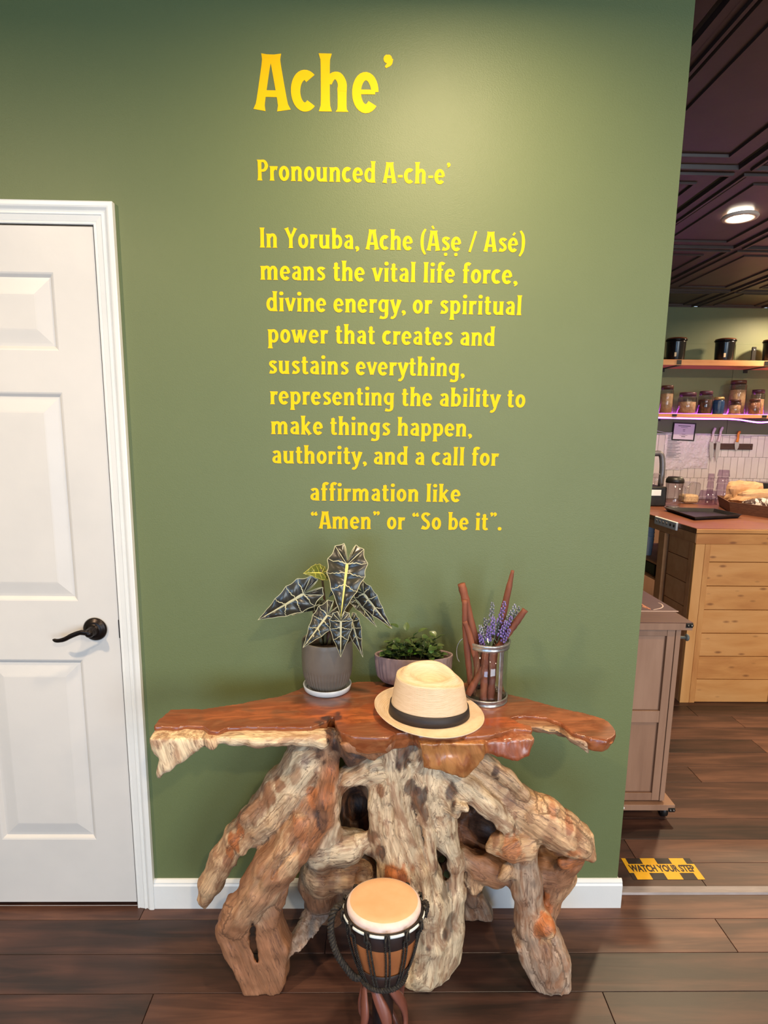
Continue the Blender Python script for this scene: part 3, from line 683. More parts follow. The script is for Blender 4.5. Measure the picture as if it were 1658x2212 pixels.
C_([(548, 1985, 1.40, 8), (575, 1950, 1.40, 5), (598, 1930, 1.40, 3)], .008, CREAM, 4)
# right side
C_([(985, 1640, 1.45, 34), (1055, 1690, 1.45, 36), (1110, 1732, 1.44, 38), (1165, 1764, 1.42, 42), (1212, 1797, 1.405, 40), (1250, 1822, 1.40, 30)], .02, TAN, 6, fy=.85)
P_([(1160, 1722), (1206, 1746), (1248, 1775), (1276, 1796), (1284, 1846), (1272, 1855), (1232, 1836), (1160, 1804)], 1.415, 1.40, .05, .012, TAN, 6, rr=.016)
C_([(1185, 1738, 1.40, 10), (1192, 1744, 1.395, 9)], .012, TAN, 6)
C_([(960, 1662, 1.42, 22), (1010, 1702, 1.40, 24), (1058, 1745, 1.395, 21), (1092, 1778, 1.40, 17), (1108, 1792, 1.405, 10)], .012, CREAM, 6)
C_([(1040, 1640, 1.42, 20), (1095, 1680, 1.41, 16), (1130, 1715, 1.40, 14)], .014, TAN, 6)
C_([(1074, 1822, 1.42, 27), (1105, 1826, 1.405, 30), (1132, 1822, 1.405, 28)], .016, TAN, 7)
C_([(1128, 1840, 1.42, 30), (1137, 1915, 1.43, 32), (1148, 1990, 1.43, 34), (1172, 2055, 1.43, 42), (1188, 2095, 1.43, 38)], .02, GRY, 7)
P_([(1106, 2030), (1140, 2000), (1195, 1990), (1228, 2064), (1228, 2122), (1206, 2148), (1172, 2148), (1146, 2118)], 1.43, 1.425, .07, .012, GRY, 7, rr=.018)
C_([(1165, 1990, 1.395, 7), (1180, 2060, 1.385, 9), (1185, 2125, 1.39, 8)], .008, BRN, 7)
C_([(1085, 1895, 1.42, 10), (1100, 1880, 1.42, 18)], .01, TAN, 7)
C_([(1178, 1880, 1.49, 34), (1210, 1885, 1.47, 26), (1235, 1866, 1.44, 16), (1252, 1858, 1.43, 12)], .014, BRN, 8)
C_([(1215, 1862, 1.42, 12), (1252, 1855, 1.41, 11)], .01, ORG, 8)
C_([(1200, 1905, 1.48, 30), (1188, 1950, 1.47, 18), (1182, 1990, 1.45, 12)], .014, BRN, 8)
C_([(1230, 1900, 1.47, 18), (1205, 1930, 1.46, 12)], .01, TAN, 8)
C_([(1165, 1975, 1.42, 22), (1178, 2002, 1.385, 22)], .010, TAN, 7)
C_([(1000, 1845, 1.48, 24), (1035, 1868, 1.48, 30), (1075, 1885, 1.47, 26), (1100, 1895, 1.45, 18)], .014, BRN, 8)
C_([(1020, 1890, 1.48, 22), (1028, 1918, 1.47, 14)], .012, TAN, 8)
C_([(1050, 1890, 1.48, 20), (1075, 1905, 1.47, 14)], .012, TAN, 8)
C_([(1000, 1770, 1.60, 46), (1060, 1800, 1.60, 44), (1150, 1830, 1.58, 40), (1190, 1850, 1.56, 28)], .03, DBR, 8)  # rear pieces coloured darker as the cavity's shade
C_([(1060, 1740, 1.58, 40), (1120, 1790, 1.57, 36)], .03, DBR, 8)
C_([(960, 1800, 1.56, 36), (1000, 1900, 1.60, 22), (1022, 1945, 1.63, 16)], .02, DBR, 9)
P_([(1000, 1915), (1040, 1930), (1063, 1972), (1060, 1978), (1000, 1976)], 1.62, 1.645, .05, .012, GRY, 9)
C_([(1085, 1835, 1.38, 4), (1120, 1818, 1.375, 4)], .01, TAN, 7)
# under the top: blocks, the hanging natural edges of both arms
P_([(732, 1590), (845, 1590), (846, 1604), (806, 1632), (772, 1614), (745, 1608)], 1.375, 1.39, .08, .01, BRN, 1)
P_([(900, 1584), (1042, 1588), (1040, 1622), (1004, 1664), (960, 1652), (912, 1640)], 1.352, 1.36, .07, .006, np.array(hexc(172, 116, 66)[:3]), 10, rr=.004)
P_([(1000, 1592), (1100, 1583), (1150, 1576), (1136, 1620), (1112, 1634), (1066, 1622), (1015, 1604)], 1.37, 1.36, .06, .008, RED, 12)
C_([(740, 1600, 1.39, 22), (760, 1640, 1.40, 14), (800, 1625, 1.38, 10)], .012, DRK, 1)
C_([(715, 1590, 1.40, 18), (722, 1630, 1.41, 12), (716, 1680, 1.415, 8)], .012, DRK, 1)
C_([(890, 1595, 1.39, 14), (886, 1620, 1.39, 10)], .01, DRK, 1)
P_([(331, 1571), (348, 1569), (400, 1566), (446, 1574), (446, 1600), (402, 1633), (362, 1656), (350, 1672), (345, 1660), (352, 1625), (336, 1604)], 1.375, 1.36, .075, .01, CREAM, 11)
C_([(452, 1578, 1.355, 16), (458, 1606, 1.35, 11)], .01, TAN, 11)
C_([(460, 1584, 1.37, 13), (510, 1588, 1.37, 17), (556, 1594, 1.365, 18), (600, 1590, 1.37, 16), (650, 1588, 1.375, 18), (695, 1596, 1.38, 20)], .012, CREAM, 11, fy=1.4)
C_([(540, 1600, 1.355, 10), (560, 1602, 1.355, 8)], .008, TAN, 11)
C_([(400, 1582, 1.42, 24), (520, 1575, 1.46, 26), (650, 1575, 1.48, 34), (760, 1580, 1.50, 36)], .02, BRN, 11)
C_([(700, 1570, 1.52, 40), (860, 1570, 1.52, 44), (1000, 1570, 1.50, 40), (1080, 1560, 1.48, 30)], .02, BRN, 1)
C_([(1108, 1556, 1.365, 12), (1140, 1560, 1.37, 18), (1180, 1560, 1.385, 15), (1213, 1570, 1.375, 12), (1240, 1590, 1.36, 12), (1262, 1606, 1.35, 10), (1268, 1624, 1.348, 4)], .010, CREAM, 0, fy=1.5)
C_([(1262, 1594, 1.345, 12), (1296, 1602, 1.335, 12), (1318, 1592, 1.335, 10), (1326, 1585, 1.335, 6)], .010, ORG, 0)
C_([(1130, 1555, 1.43, 22), (1220, 1570, 1.41, 18), (1290, 1585, 1.37, 14)], .014, BRN, 0)
# hollows, holes and slits
X_ = lambda pts, k=.008: fd.chain(pts, k, cut=True)
X_([(760, 1725, 1.40, 30), (765, 1740, 1.50, 30), (768, 1745, 1.56, 26)], .012)
X_([(775, 1718, 1.40, 22), (745, 1765, 1.44, 17), (755, 1760, 1.52, 18)], .012)
X_([(955, 1855, 1.36, 9), (955, 1857, 1.70, 10)], .006); X_([(964, 1890, 1.36, 9), (964, 1890, 1.70, 10)], .006)
X_([(956, 1920, 1.36, 7), (975, 1930, 1.42, 9)], .006)
X_([(524, 1862, 1.36, 13), (524, 1862, 1.60, 13)], .006); X_([(512, 1885, 1.36, 13), (512, 1885, 1.60, 13)], .006); X_([(505, 1915, 1.36, 12), (505, 1915, 1.60, 12)], .006)
for x_, y_, r_ in ((546, 1996, 5), (546, 2008, 8), (546, 2022, 9), (548, 2036, 9), (549, 2043, 9), (551, 2050, 8), (553, 2057, 8), (554, 2064, 7), (556, 2071, 6), (557, 2078, 4)): X_([(x_, y_, 1.34, r_), (x_, y_, 1.50, r_*.9)], .003)
X_([(541, 1990, 1.36, 4), (565, 1955, 1.37, 4), (592, 1930, 1.38, 3)], .004)
X_([(665, 1850, 1.40, 10), (650, 1880, 1.44, 12)], .006)
X_([(800, 1835, 1.38, 12), (795, 1880, 1.42, 22), (780, 1900, 1.46, 16)], .008)
X_([(1020, 1790, 1.40, 30), (1035, 1800, 1.50, 40), (1050, 1800, 1.54, 30)], .012)
X_([(1010, 1760, 1.42, 14), (1060, 1800, 1.44, 10)], .010)
X_([(1180, 1830, 1.42, 12), (1225, 1845, 1.42, 7)], .006)
X_([(718, 1560, 1.36, 7), (724, 1590, 1.36, 8), (722, 1620, 1.36, 6)], .006)
X_([(1000, 1593, 1.31, 4), (1004, 1592, 1.34, 4)], .004)
X_([(1108, 1808, 1.38, 5), (1112, 1800, 1.38, 4)], .004)
X_([(1182, 2012, 1.312, 46), (1184, 2014, 1.312, 46)], .003)
# long furrows that follow the limbs
for a, b in (((870, 1690), (900, 1800)), ((840, 1720), (850, 1860)), ((895, 1760), (940, 1900)), ((930, 1940), (950, 2030)), ((780, 1670), (820, 1660)), ((640, 1680), (560, 1780)), ((665, 1700), (600, 1790)),
             ((610, 1800), (540, 1930)), ((660, 1800), (580, 1900)), ((1040, 1690), (1200, 1790)), ((1070, 1680), (1240, 1790)), ((1120, 1880), (1150, 2010)), ((1145, 1870), (1165, 1960)), ((480, 1830), (450, 1920)), ((900, 1700), (880, 1640)), ((700, 1850), (680, 1930)), ((740, 1850), (740, 1920)), ((1170, 2020), (1178, 2120))):
    n_ = 5; pts = []
    for i in range(n_+1):
        t = i/n_; x = a[0]+(b[0]-a[0])*t+rnd.uniform(-5, 5); y = a[1]+(b[1]-a[1])*t
        pts.append((x, y, 1.375 if x < 1000 else 1.365, 4+3*math.sin(math.pi*t)))
    X_(pts, .010)
# fine relief, level cut at the floor and under the top
gx, gy, gz = np.meshgrid(*fd.ax, indexing='ij'); near = np.abs(fd.D) < .02
Pn = fd.P[near]; fd.D[near] += .0030*np.abs(vnoise(Pn*np.array([1.0, 1.0, .28], np.float32), 50, 25))**.7-.0018+.0022*vnoise(Pn*np.array([1.6, 1.6, .35], np.float32), 60, 21)+.0016*vnoise(Pn, 38, 22)
fd.D = np.maximum(fd.D, (-gz)); fd.D = np.maximum(fd.D, gz-(TZ-.012)); fd.D = np.maximum(fd.D, gy-(WY-.012))
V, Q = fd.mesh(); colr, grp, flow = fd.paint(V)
# natural marks of the wood: bark pockets, knots, ochre streaks (x, y photo px at the limb's own depth, radius px, colour, strength)
marks = [(715, 1570, 10, DRK, 1), (722, 1600, 10, DRK, 1), (732, 1640, 7, DRK, .9), (693, 1620, 12, DRK, .8), (700, 1640, 8, DRK, .8), (684, 1660, 6, GRY, .7), (866, 1625, 16, DRK, .8), (862, 1650, 9, DRK, .9), (880, 1612, 12, DRK, .8), (905, 1630, 6, DRK, .9),
         (885, 1700, 15, DRK, .85), (905, 1720, 18, DRK, .9), (918, 1745, 13, DRK, .8), (970, 1710, 14, DRK, .9), (975, 1735, 9, DRK, .7), (820, 1702, 8, BRN, .9), (818, 1845, 14, DRK, .9), (805, 1820, 10, DRK, .8), (690, 1745, 14, DRK, .9), (696, 1770, 12, DRK, .9),
         (1066, 1665, 10, DRK, .9), (1072, 1680, 6, DRK, .9), (1108, 1782, 7, DRK, .8), (1112, 1760, 9, BRN, .8), (505, 1815, 13, ORG, 1), (495, 1845, 13, ORG, 1), (485, 1870, 12, ORG, 1), (476, 1895, 9, BRN, 1), (448, 1880, 10, BRN, .7), (580, 1720, 15, BRN, .9), (568, 1735, 14, BRN, .9), (600, 1700, 10, BRN, .9),
         (545, 1765, 18, BRN, .7), (640, 1660, 16, BRN, .6), (660, 1640, 10, GRY, .7), (740, 1730, 10, BRN, .9), (738, 1710, 8, BRN, .8), (857, 1890, 26, ORG, 1), (868, 1888, 9, RED, 1), (950, 1880, 12, DRK, .7), (965, 1935, 14, DRK, .6), (985, 1900, 8, BRN, .6), (975, 2010, 14, DRK, .7), (960, 2020, 6, DRK, .8),
         (925, 2040, 6, DRK, .9), (1190, 1737, 9, ORG, .7), (1222, 1770, 9, RED, .8), (1100, 1730, 16, BRN, .5), (1140, 1760, 7, BRN, .6), (1180, 1790, 14, BRN, .5), (1240, 1790, 8, BRN, .6), (1095, 1830, 22, ORG, .8), (1070, 1805, 14, BRN, .9), (1120, 1840, 14, ORG, .5), (1178, 1990, 22, ORG, 1), (1180, 2018, 14, TAN, .9),
         (1230, 1860, 22, ORG, .9), (1255, 1858, 14, ORG, .9), (1150, 1900, 8, DRK, .4), (1130, 1950, 10, BRN, .5), (540, 1590, 5, DRK, .9), (585, 1596, 6, DRK, .6), (1210, 1570, 5, DRK, .8), (1275, 1600, 6, DRK, .8), (1325, 1600, 6, GRY, .8), (1300, 1605, 9, BRN, .8), (455, 1606, 10, BRN, .9), (400, 1618, 8, BRN, .4),
         (935, 1600, 6, BRN, .9), (940, 1612, 7, RED, .7), (730, 1830, 10, BRN, .5), (700, 1930, 26, BRN, .6), (760, 1930, 22, BRN, .6), (1040, 1870, 22, BRN, .7), (880, 2060, 20, TAN, .7), (640, 1800, 22, BRN, .8), (620, 1840, 26, TAN, .8), (655, 1780, 18, ORG, .6), (600, 1870, 24, BRN, .5), (675, 1720, 12, ORG, .8), (715, 1700, 9, ORG, .8), (712, 1660, 8, ORG, .8)]
for mx_, my_, mr, mc, ms_ in marks:
    Y0 = 1.40; c = at(mx_, my_, Y0); r = mr*mpp(mx_, my_, Y0)*1.05
    dd = np.sqrt((V[:, 0]-c[0])**2+((V[:, 2]-c[2])*.55)**2)+.50*r*vnoise(V*np.array([1, 1, .4], np.float32), 95, 31)+.40*r*vnoise(V, 42, 33)
    w = np.clip((r-dd)/(r*.25), 0, 1)*ms_*(np.abs(V[:, 1]-1.40) < .11); colr = colr*(1-w[:, None])+mc*w[:, None]
def woodmat(name, rough, coat=0, amt=1.0, crack=1.0):
    m = bpy.data.materials.new(name); m.use_nodes = True; nt = m.node_tree; N = nt.nodes; L = nt.links; b = N['Principled BSDF']
    at_ = N.new('ShaderNodeAttribute'); at_.attribute_name = 'tint'; fw = N.new('ShaderNodeAttribute'); fw.attribute_name = 'flow'
    mp = N.new('ShaderNodeMapping'); mp.inputs['Scale'].default_value = (5, 70, 70); L.new(fw.outputs['Vector'], mp.inputs[0])
    n1 = N.new('ShaderNodeTexNoise'); n1.inputs['Scale'].default_value = 1; n1.inputs['Detail'].default_value = 5; n1.inputs['Distortion'].default_value = 1.2; L.new(mp.outputs[0], n1.inputs['Vector'])
    tc = N.new('ShaderNodeTexCoord'); n2 = N.new('ShaderNodeTexNoise'); n2.inputs['Scale'].default_value = 1; n2.inputs['Detail'].default_value = 6; n2.inputs['Roughness'].default_value = .65; n2.inputs['Distortion'].default_value = 1.5; mq = N.new('ShaderNodeMapping'); mq.inputs['Scale'].default_value = (9, 24, 24); L.new(fw.outputs['Vector'], mq.inputs[0]); L.new(mq.outputs[0], n2.inputs['Vector'])
    r1 = N.new('ShaderNodeMapRange'); r1.inputs[1].default_value = .32; r1.inputs[2].default_value = .62; r1.inputs[3].default_value = 1-.38*amt; r1.inputs[4].default_value = 1.08; L.new(n1.outputs['Fac'], r1.inputs[0])
    m1 = N.new('ShaderNodeMix'); m1.data_type = 'RGBA'; m1.blend_type = 'MULTIPLY'; m1.inputs[0].default_value = 1; L.new(at_.outputs['Color'], m1.inputs[6]); L.new(r1.outputs[0], m1.inputs[7])
    cr = N.new('ShaderNodeValToRGB'); e = cr.color_ramp.elements; e[0].position = .44; e[0].color = (0, 0, 0, 1); e[1].position = .60; e[1].color = (.70*amt, .70*amt, .70*amt, 1); L.new(n2.outputs['Fac'], cr.inputs[0])
    m2 = N.new('ShaderNodeMix'); m2.data_type = 'RGBA'; L.new(cr.outputs[0], m2.inputs[0]); L.new(m1.outputs[2], m2.inputs[6]); m2.inputs[7].default_value = hexc(138, 92, 62)
    nc = N.new('ShaderNodeTexNoise'); nc.inputs['Scale'].default_value = 1; nc.inputs['Detail'].default_value = 4; nc.inputs['Distortion'].default_value = .8
    mpc = N.new('ShaderNodeMapping'); mpc.inputs['Scale'].default_value = (4.5, 42, 42); L.new(fw.outputs['Vector'], mpc.inputs[0]); L.new(mpc.outputs[0], nc.inputs['Vector'])
    sb = N.new('ShaderNodeMath'); sb.operation = 'SUBTRACT'; sb.inputs[1].default_value = .5; L.new(nc.outputs['Fac'], sb.inputs[0]); ab = N.new('ShaderNodeMath'); ab.operation = 'ABSOLUTE'; L.new(sb.outputs[0], ab.inputs[0])
    rc_ = N.new('ShaderNodeMapRange'); rc_.inputs[1].default_value = 0; rc_.inputs[2].default_value = .016; rc_.inputs[3].default_value = .7*amt*crack; rc_.inputs[4].default_value = 0; L.new(ab.outputs[0], rc_.inputs[0])
    m3 = N.new('ShaderNodeMix'); m3.data_type = 'RGBA'; m3.label = 'crack'; L.new(rc_.outputs[0], m3.inputs[0]); L.new(m2.outputs[2], m3.inputs[6]); m3.inputs[7].default_value = hexc(84, 54, 40)
    L.new(m3.outputs[2], b.inputs['Base Color'])
    n3 = N.new('ShaderNodeTexNoise'); n3.inputs['Scale'].default_value = 1.6; n3.inputs['Detail'].default_value = 6; L.new(mp.outputs[0], n3.inputs['Vector'])
    bp = N.new('ShaderNodeBump'); bp.inputs['Strength'].default_value = .75; bp.inputs['Distance'].default_value = .004; L.new(n3.outputs['Fac'], bp.inputs['Height']); L.new(bp.outputs[0], b.inputs['Normal'])
    b.inputs['Roughness'].default_value = rough; b.inputs['Coat Weight'].default_value = coat; b.inputs['Coat Roughness'].default_value = .2
    return m
M['root'] = woodmat('weathered_root_wood', .58, .03)
M['top'] = woodmat('polished_orange_wood', .30, .5, .9, .25)
for nd in M['top'].node_tree.nodes:
    if nd.type == 'BUMP': nd.inputs['Strength'].default_value = .08
    if nd.type == 'MIX' and nd.blend_type == 'MIX' and nd.label != 'crack': nd.inputs[7].default_value = hexc(116, 52, 22)
    if nd.type == 'MAPPING' and nd.inputs['Scale'].default_value[0] < 8: nd.inputs['Scale'].default_value = (7, 60, 60)
# smooth normals of the whole surface, kept when it is divided into its limbs
fn = np.cross(V[Q[:, 2]]-V[Q[:, 0]], V[Q[:, 3]]-V[Q[:, 1]]); vn = np.zeros_like(V)
for k in range(4): np.add.at(vn, Q[:, k], fn)
vn /= np.linalg.norm(vn, axis=1)[:, None]+1e-12
def fieldmesh(name, V, Q, col, flw, vn, material, parent, label=None):
    u, inv = np.unique(Q.ravel(), return_inverse=True); q = inv.reshape(-1, 4); v = V[u]
    me = bpy.data.meshes.new(name); me.vertices.add(len(v)); me.vertices.foreach_set('co', v.ravel().astype(np.float32))
    me.loops.add(q.size); me.loops.foreach_set('vertex_index', q.ravel().astype(np.int32)); me.polygons.add(len(q)); me.polygons.foreach_set('loop_start', np.arange(0, q.size, 4, dtype=np.int32))
    me.update(calc_edges=True); me.validate()
    me.polygons.foreach_set('use_smooth', np.ones(len(me.polygons), bool))
    a = me.attributes.new('tint', 'FLOAT_COLOR', 'POINT'); a.data.foreach_set('color', np.concatenate([col[u], np.ones((len(u), 1))], 1).ravel().astype(np.float32))
    a = me.attributes.new('flow', 'FLOAT_VECTOR', 'POINT'); a.data.foreach_set('vector', flw[u].ravel().astype(np.float32))
    me.normals_split_custom_set_from_vertices(vn[u].tolist()); me.materials.append(material)
    o = bpy.data.objects.new(name, me); COL.objects.link(o); o.parent = parent
    if label: o['label'] = label
    return o
tb = thing('driftwood_console_table', (0, 1.42, 0), 'sculptural driftwood console table with polished orange top on gnarled pale roots', 'table')
off = np.array([0, 1.42, 0], np.float32)
if (fn[0] @ vn[Q[0, 0]]) < 0: pass
names = {0: ('natural_edge', 'cream and ochre natural edge under the right arm'), 1: ('trunk', None), 2: ('shoulder', None), 3: ('outer_root', 'pale root that ends in a hanging tip left'), 4: ('leg', 'broad left leg with a slit foot'), 5: ('loose_root', 'smooth grey root slanting behind the left foot'),
         6: ('sloping_root', 'long honey coloured root sloping down to the right'), 7: ('leg', 'grey right leg with a sawn stub'), 8: ('web', None), 9: ('back_foot', None), 10: ('cut_block', 'polished golden sawn block under the hat'), 12: ('front_slab', None), 11: ('natural_edge', 'cream natural edge with a pointed tip under the left arm')}
fg = np.array([np.bincount(r, minlength=13) .argmax() if False else r[0] for r in grp[Q]])
for g_, (nm, lb) in names.items():
    m = fg == g_
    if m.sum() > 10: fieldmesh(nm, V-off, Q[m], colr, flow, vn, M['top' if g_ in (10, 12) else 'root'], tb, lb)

# ---- the polished top, its outline laid out on the level plane TZ
def T(x, y): p = flo(x, y, TZ); return (p[0], p[1])
out = [T(*p) for p in ((329, 1569), (352, 1568), (383, 1569), (400, 1565), (438, 1567), (450, 1577), (472, 1579), (493, 1570), (550, 1568), (610, 1569), (672, 1569), (692, 1562), (706, 1556), (713, 1546), (722, 1548), (724, 1560), (734, 1579), (758, 1589), (800, 1591), (841, 1591), (858, 1582), (884, 1580), (890, 1576), (896, 1584), (902, 1587), (989, 1589), (996, 1585), (1004, 1590), (1041, 1588), (1085, 1580), (1110, 1573), (1148, 1576), (1150, 1568), (1120, 1562), (1104, 1550), (1120, 1545), (1150, 1545), (1179, 1548), (1213, 1562), (1237, 1582), (1275, 1594), (1310, 1599), (1332, 1583), (1328, 1570), (1306, 1553), (1258, 1540), (1189, 1524), (1137, 1509), (1093, 1498), (1060, 1484), (1000, 1474), (900, 1470), (820, 1471), (761, 1474), (740, 1476), (658, 1483), (610, 1502), (520, 1519), (438, 1531), (369, 1532), (352, 1545))]
out = np.array(out)
ft = Field((-.60, 1.20, TZ-.075), (.70, 1.705, TZ+.02), .0052); X, Y, Z = np.meshgrid(*ft.ax, indexing='ij'); P = np.stack([X, Y, Z], -1).astype(np.float32)
wx = .0035*vnoise(P, 45, 41)+.0015*vnoise(P, 110, 42); d2 = np.repeat(poly2(X[:, :, 0], Y[:, :, 0], out)[:, :, None], X.shape[2], 2)
th = .034+.012*vnoise(P*np.array([1, 1, 0], np.float32), 9, 43)+.016*np.clip((.25-np.abs(X-.12))/.2, 0, 1)
dz = np.maximum(Z-TZ, (TZ-th)-Z)
rr = .005; a = d2+wx+rr+.25*np.clip(TZ-.01-Z, 0, 1)*np.clip(X*0+1, 0, 1); b_ = dz+rr
ft.D = (np.sqrt(np.maximum(a, 0)**2+np.maximum(b_, 0)**2)+np.minimum(np.maximum(a, b_), 0)-rr).astype(np.float32)
ft.D = np.maximum(ft.D, Z-TZ); ft.D = np.maximum(ft.D, Y-(WY-.006))
V2, Q2 = ft.mesh(); V2[:, 2] = np.where(V2[:, 2] > TZ-.0026, TZ, V2[:, 2])
c2 = np.tile(np.array(hexc(136, 80, 52)[:3]), (len(V2), 1)).astype(np.float32)
def blob(x, y, rx, ry, col, s_=1.0, sm=.3):
    global c2
    p = flo(x, y, TZ); k = mpp(x, y, p[1])
    d = np.sqrt(((V2[:, 0]-p[0])/(rx*k))**2+((V2[:, 1]-p[1])/(ry*k*1.6))**2)+.30*vnoise(V2, 60, 51)+.25*vnoise(V2, 26, 52)
    w = np.clip((1-d)/sm, 0, 1)*s_; c2 = c2*(1-w[:, None])+np.array(col)*w[:, None]
DB = hexc(120, 62, 34)[:3]; LO = hexc(182, 98, 48)[:3]; GB = hexc(104, 74, 60)[:3]  # GB blobs by the pot put its cast shadow and sapwood into the colour
blob(610, 1525, 120, 16, hexc(160, 82, 44)[:3], .7); blob(520, 1545, 150, 14, hexc(176, 92, 48)[:3], .6); blob(370, 1550, 40, 16, hexc(146, 76, 46)[:3], .8); blob(640, 1505, 60, 9, GB, .8)
blob(700, 1515, 70, 18, GB, .75); blob(740, 1495, 60, 12, GB, .6); blob(760, 1545, 60, 26, LO, .9); blob(700, 1548, 40, 9, LO, .9); blob(820, 1530, 40, 26, (LO[0]*1.1, LO[1]*.9, LO[2]*.8), .8)
blob(712, 1552, 22, 9, DRK, 1); blob(690, 1560, 18, 5, DRK, .8); blob(730, 1545, 8, 12, DRK, .9); blob(886, 1572, 8, 16, DRK, 1); blob(1110, 1510, 40, 9, GB, .8); blob(1220, 1560, 110, 30, hexc(168, 96, 60)[:3], .7); blob(1080, 1560, 60, 16, hexc(186, 88, 40)[:3], .7)
low = V2[:, 2] < TZ-.008; c2[low] = c2[low]*.25+np.array(hexc(160, 92, 50)[:3])*.75
fl2 = np.stack([V2[:, 0]+.25*V2[:, 1], V2[:, 1]-.12*V2[:, 0], V2[:, 2]], 1)
fn2 = np.cross(V2[Q2[:, 2]]-V2[Q2[:, 0]], V2[Q2[:, 3]]-V2[Q2[:, 1]]); vn2 = np.zeros_like(V2)
for k in range(4): np.add.at(vn2, Q2[:, k], fn2)
vn2 /= np.linalg.norm(vn2, axis=1)[:, None]+1e-12; flat = V2[:, 2] > TZ-.0005
vn2[flat & (vn2[:, 2] > .5)] = (0, 0, 1)
fieldmesh('tabletop', V2-off, Q2, c2, fl2, vn2, M['top'], tb, 'polished orange slab with dark clefts')
# ------------------------------------------------------------------ things on the table
def on_top(x, y, r): p = flo(x, y, TZ); return np.array([p[0]*(1+r/p[1]), p[1]+r, TZ])   # centre of a round thing whose front foot shows at x,y
# -- grey ribbed pot with alocasia on a white saucer
M['potgrey'] = mat('grey_brown_glazed_pot', hexc(104, 96, 88), .42, color2=hexc(96, 88, 80), scale=12, bump=.12, bscale=120)
M['saucer'] = mat('white_ceramic', hexc(206, 210, 214), .3, color2=hexc(196, 200, 205), scale=5)
M['soil'] = mat('dark_soil', hexc(36, 26, 20), .95, color2=hexc(58, 42, 32), scale=60, bump=.9, bscale=120)
pc = on_top(707, 1509, .062)
tag(MB().lathe([(.0001, 0), (.058, 0), (.064, .004), (.0675, .018), (.0665, .0195), (.063, .018), (.059, .007), (.0001, .006)], n=56).build('saucer', M['saucer'], loc=pc), 'round white saucer under the grey ribbed plant pot', 'saucer')
PH = at(707, 1398, pc[1]-.066)[2]-TZ-.0062
pr_ = [(.0001, 0), (.040, .0), (.049, .004), (.060, .020), (.067, .042), (.0700, .066), (.0708, PH*.7), (.0700, PH-.003), (.0690, PH), (.0655, PH), (.0650, PH-.004), (.066, PH-.022)]
dense = []
for (a, b_), (c, d) in zip(pr_, pr_[1:]):
    for k in range(4): dense.append((a+(c-a)*k/4, b_+(d-b_)*k/4))
dense.append(pr_[-1])
def ribs(r, z, a):
    k = max(0, min(1, (.064-z)/.012)) if z > .004 and r > .045 else 0
    return r-(.0022*k*(.5-.5*math.cos(a*44)) if k else 0)
al = thing('potted_alocasia', tuple(pc+np.array([0, 0, .0062])), 'alocasia with dark arrow-shaped pale-veined leaves in a grey ribbed pot', 'potted plant')
MB().lathe(dense, n=220, fn=ribs).build('pot', M['potgrey'], al)
MB().lathe([(.0655, PH-.020), (.04, PH-.014), (.0001, PH-.011)], n=24).build('soil', M['soil'], al)
base = pc+np.array([0, 0, .0062])
M['leafdk'] = mat('alocasia_leaf', hexc(48, 46, 34), .30, color2=hexc(38, 36, 36), scale=18, coat=.12, bump=.25, bscale=60, hvar=.12)
M['leafyg'] = mat('young_alocasia_leaf', hexc(92, 102, 40), .35, color2=hexc(60, 72, 30), scale=24, coat=.3, bump=.2)
M['vein'] = mat('pale_leaf_vein', hexc(178, 176, 146), .45, color2=hexc(186, 176, 134), scale=10)
M['veiny'] = mat('yellow_leaf_vein', hexc(216, 208, 96), .45, color2=hexc(206, 196, 120), scale=14)
M['petiole'] = mat('petiole_green_brown', hexc(92, 90, 58), .5, color2=hexc(84, 58, 46), scale=20)
OUT = [(-.015, .0), (-.20, .035), (-.38, .09), (-.435, .17), (-.37, .27), (-.22, .35), (-.05, .41), (.12, .40), (.30, .35), (.48, .27), (.65, .18), (.82, .085), (1, 0)]
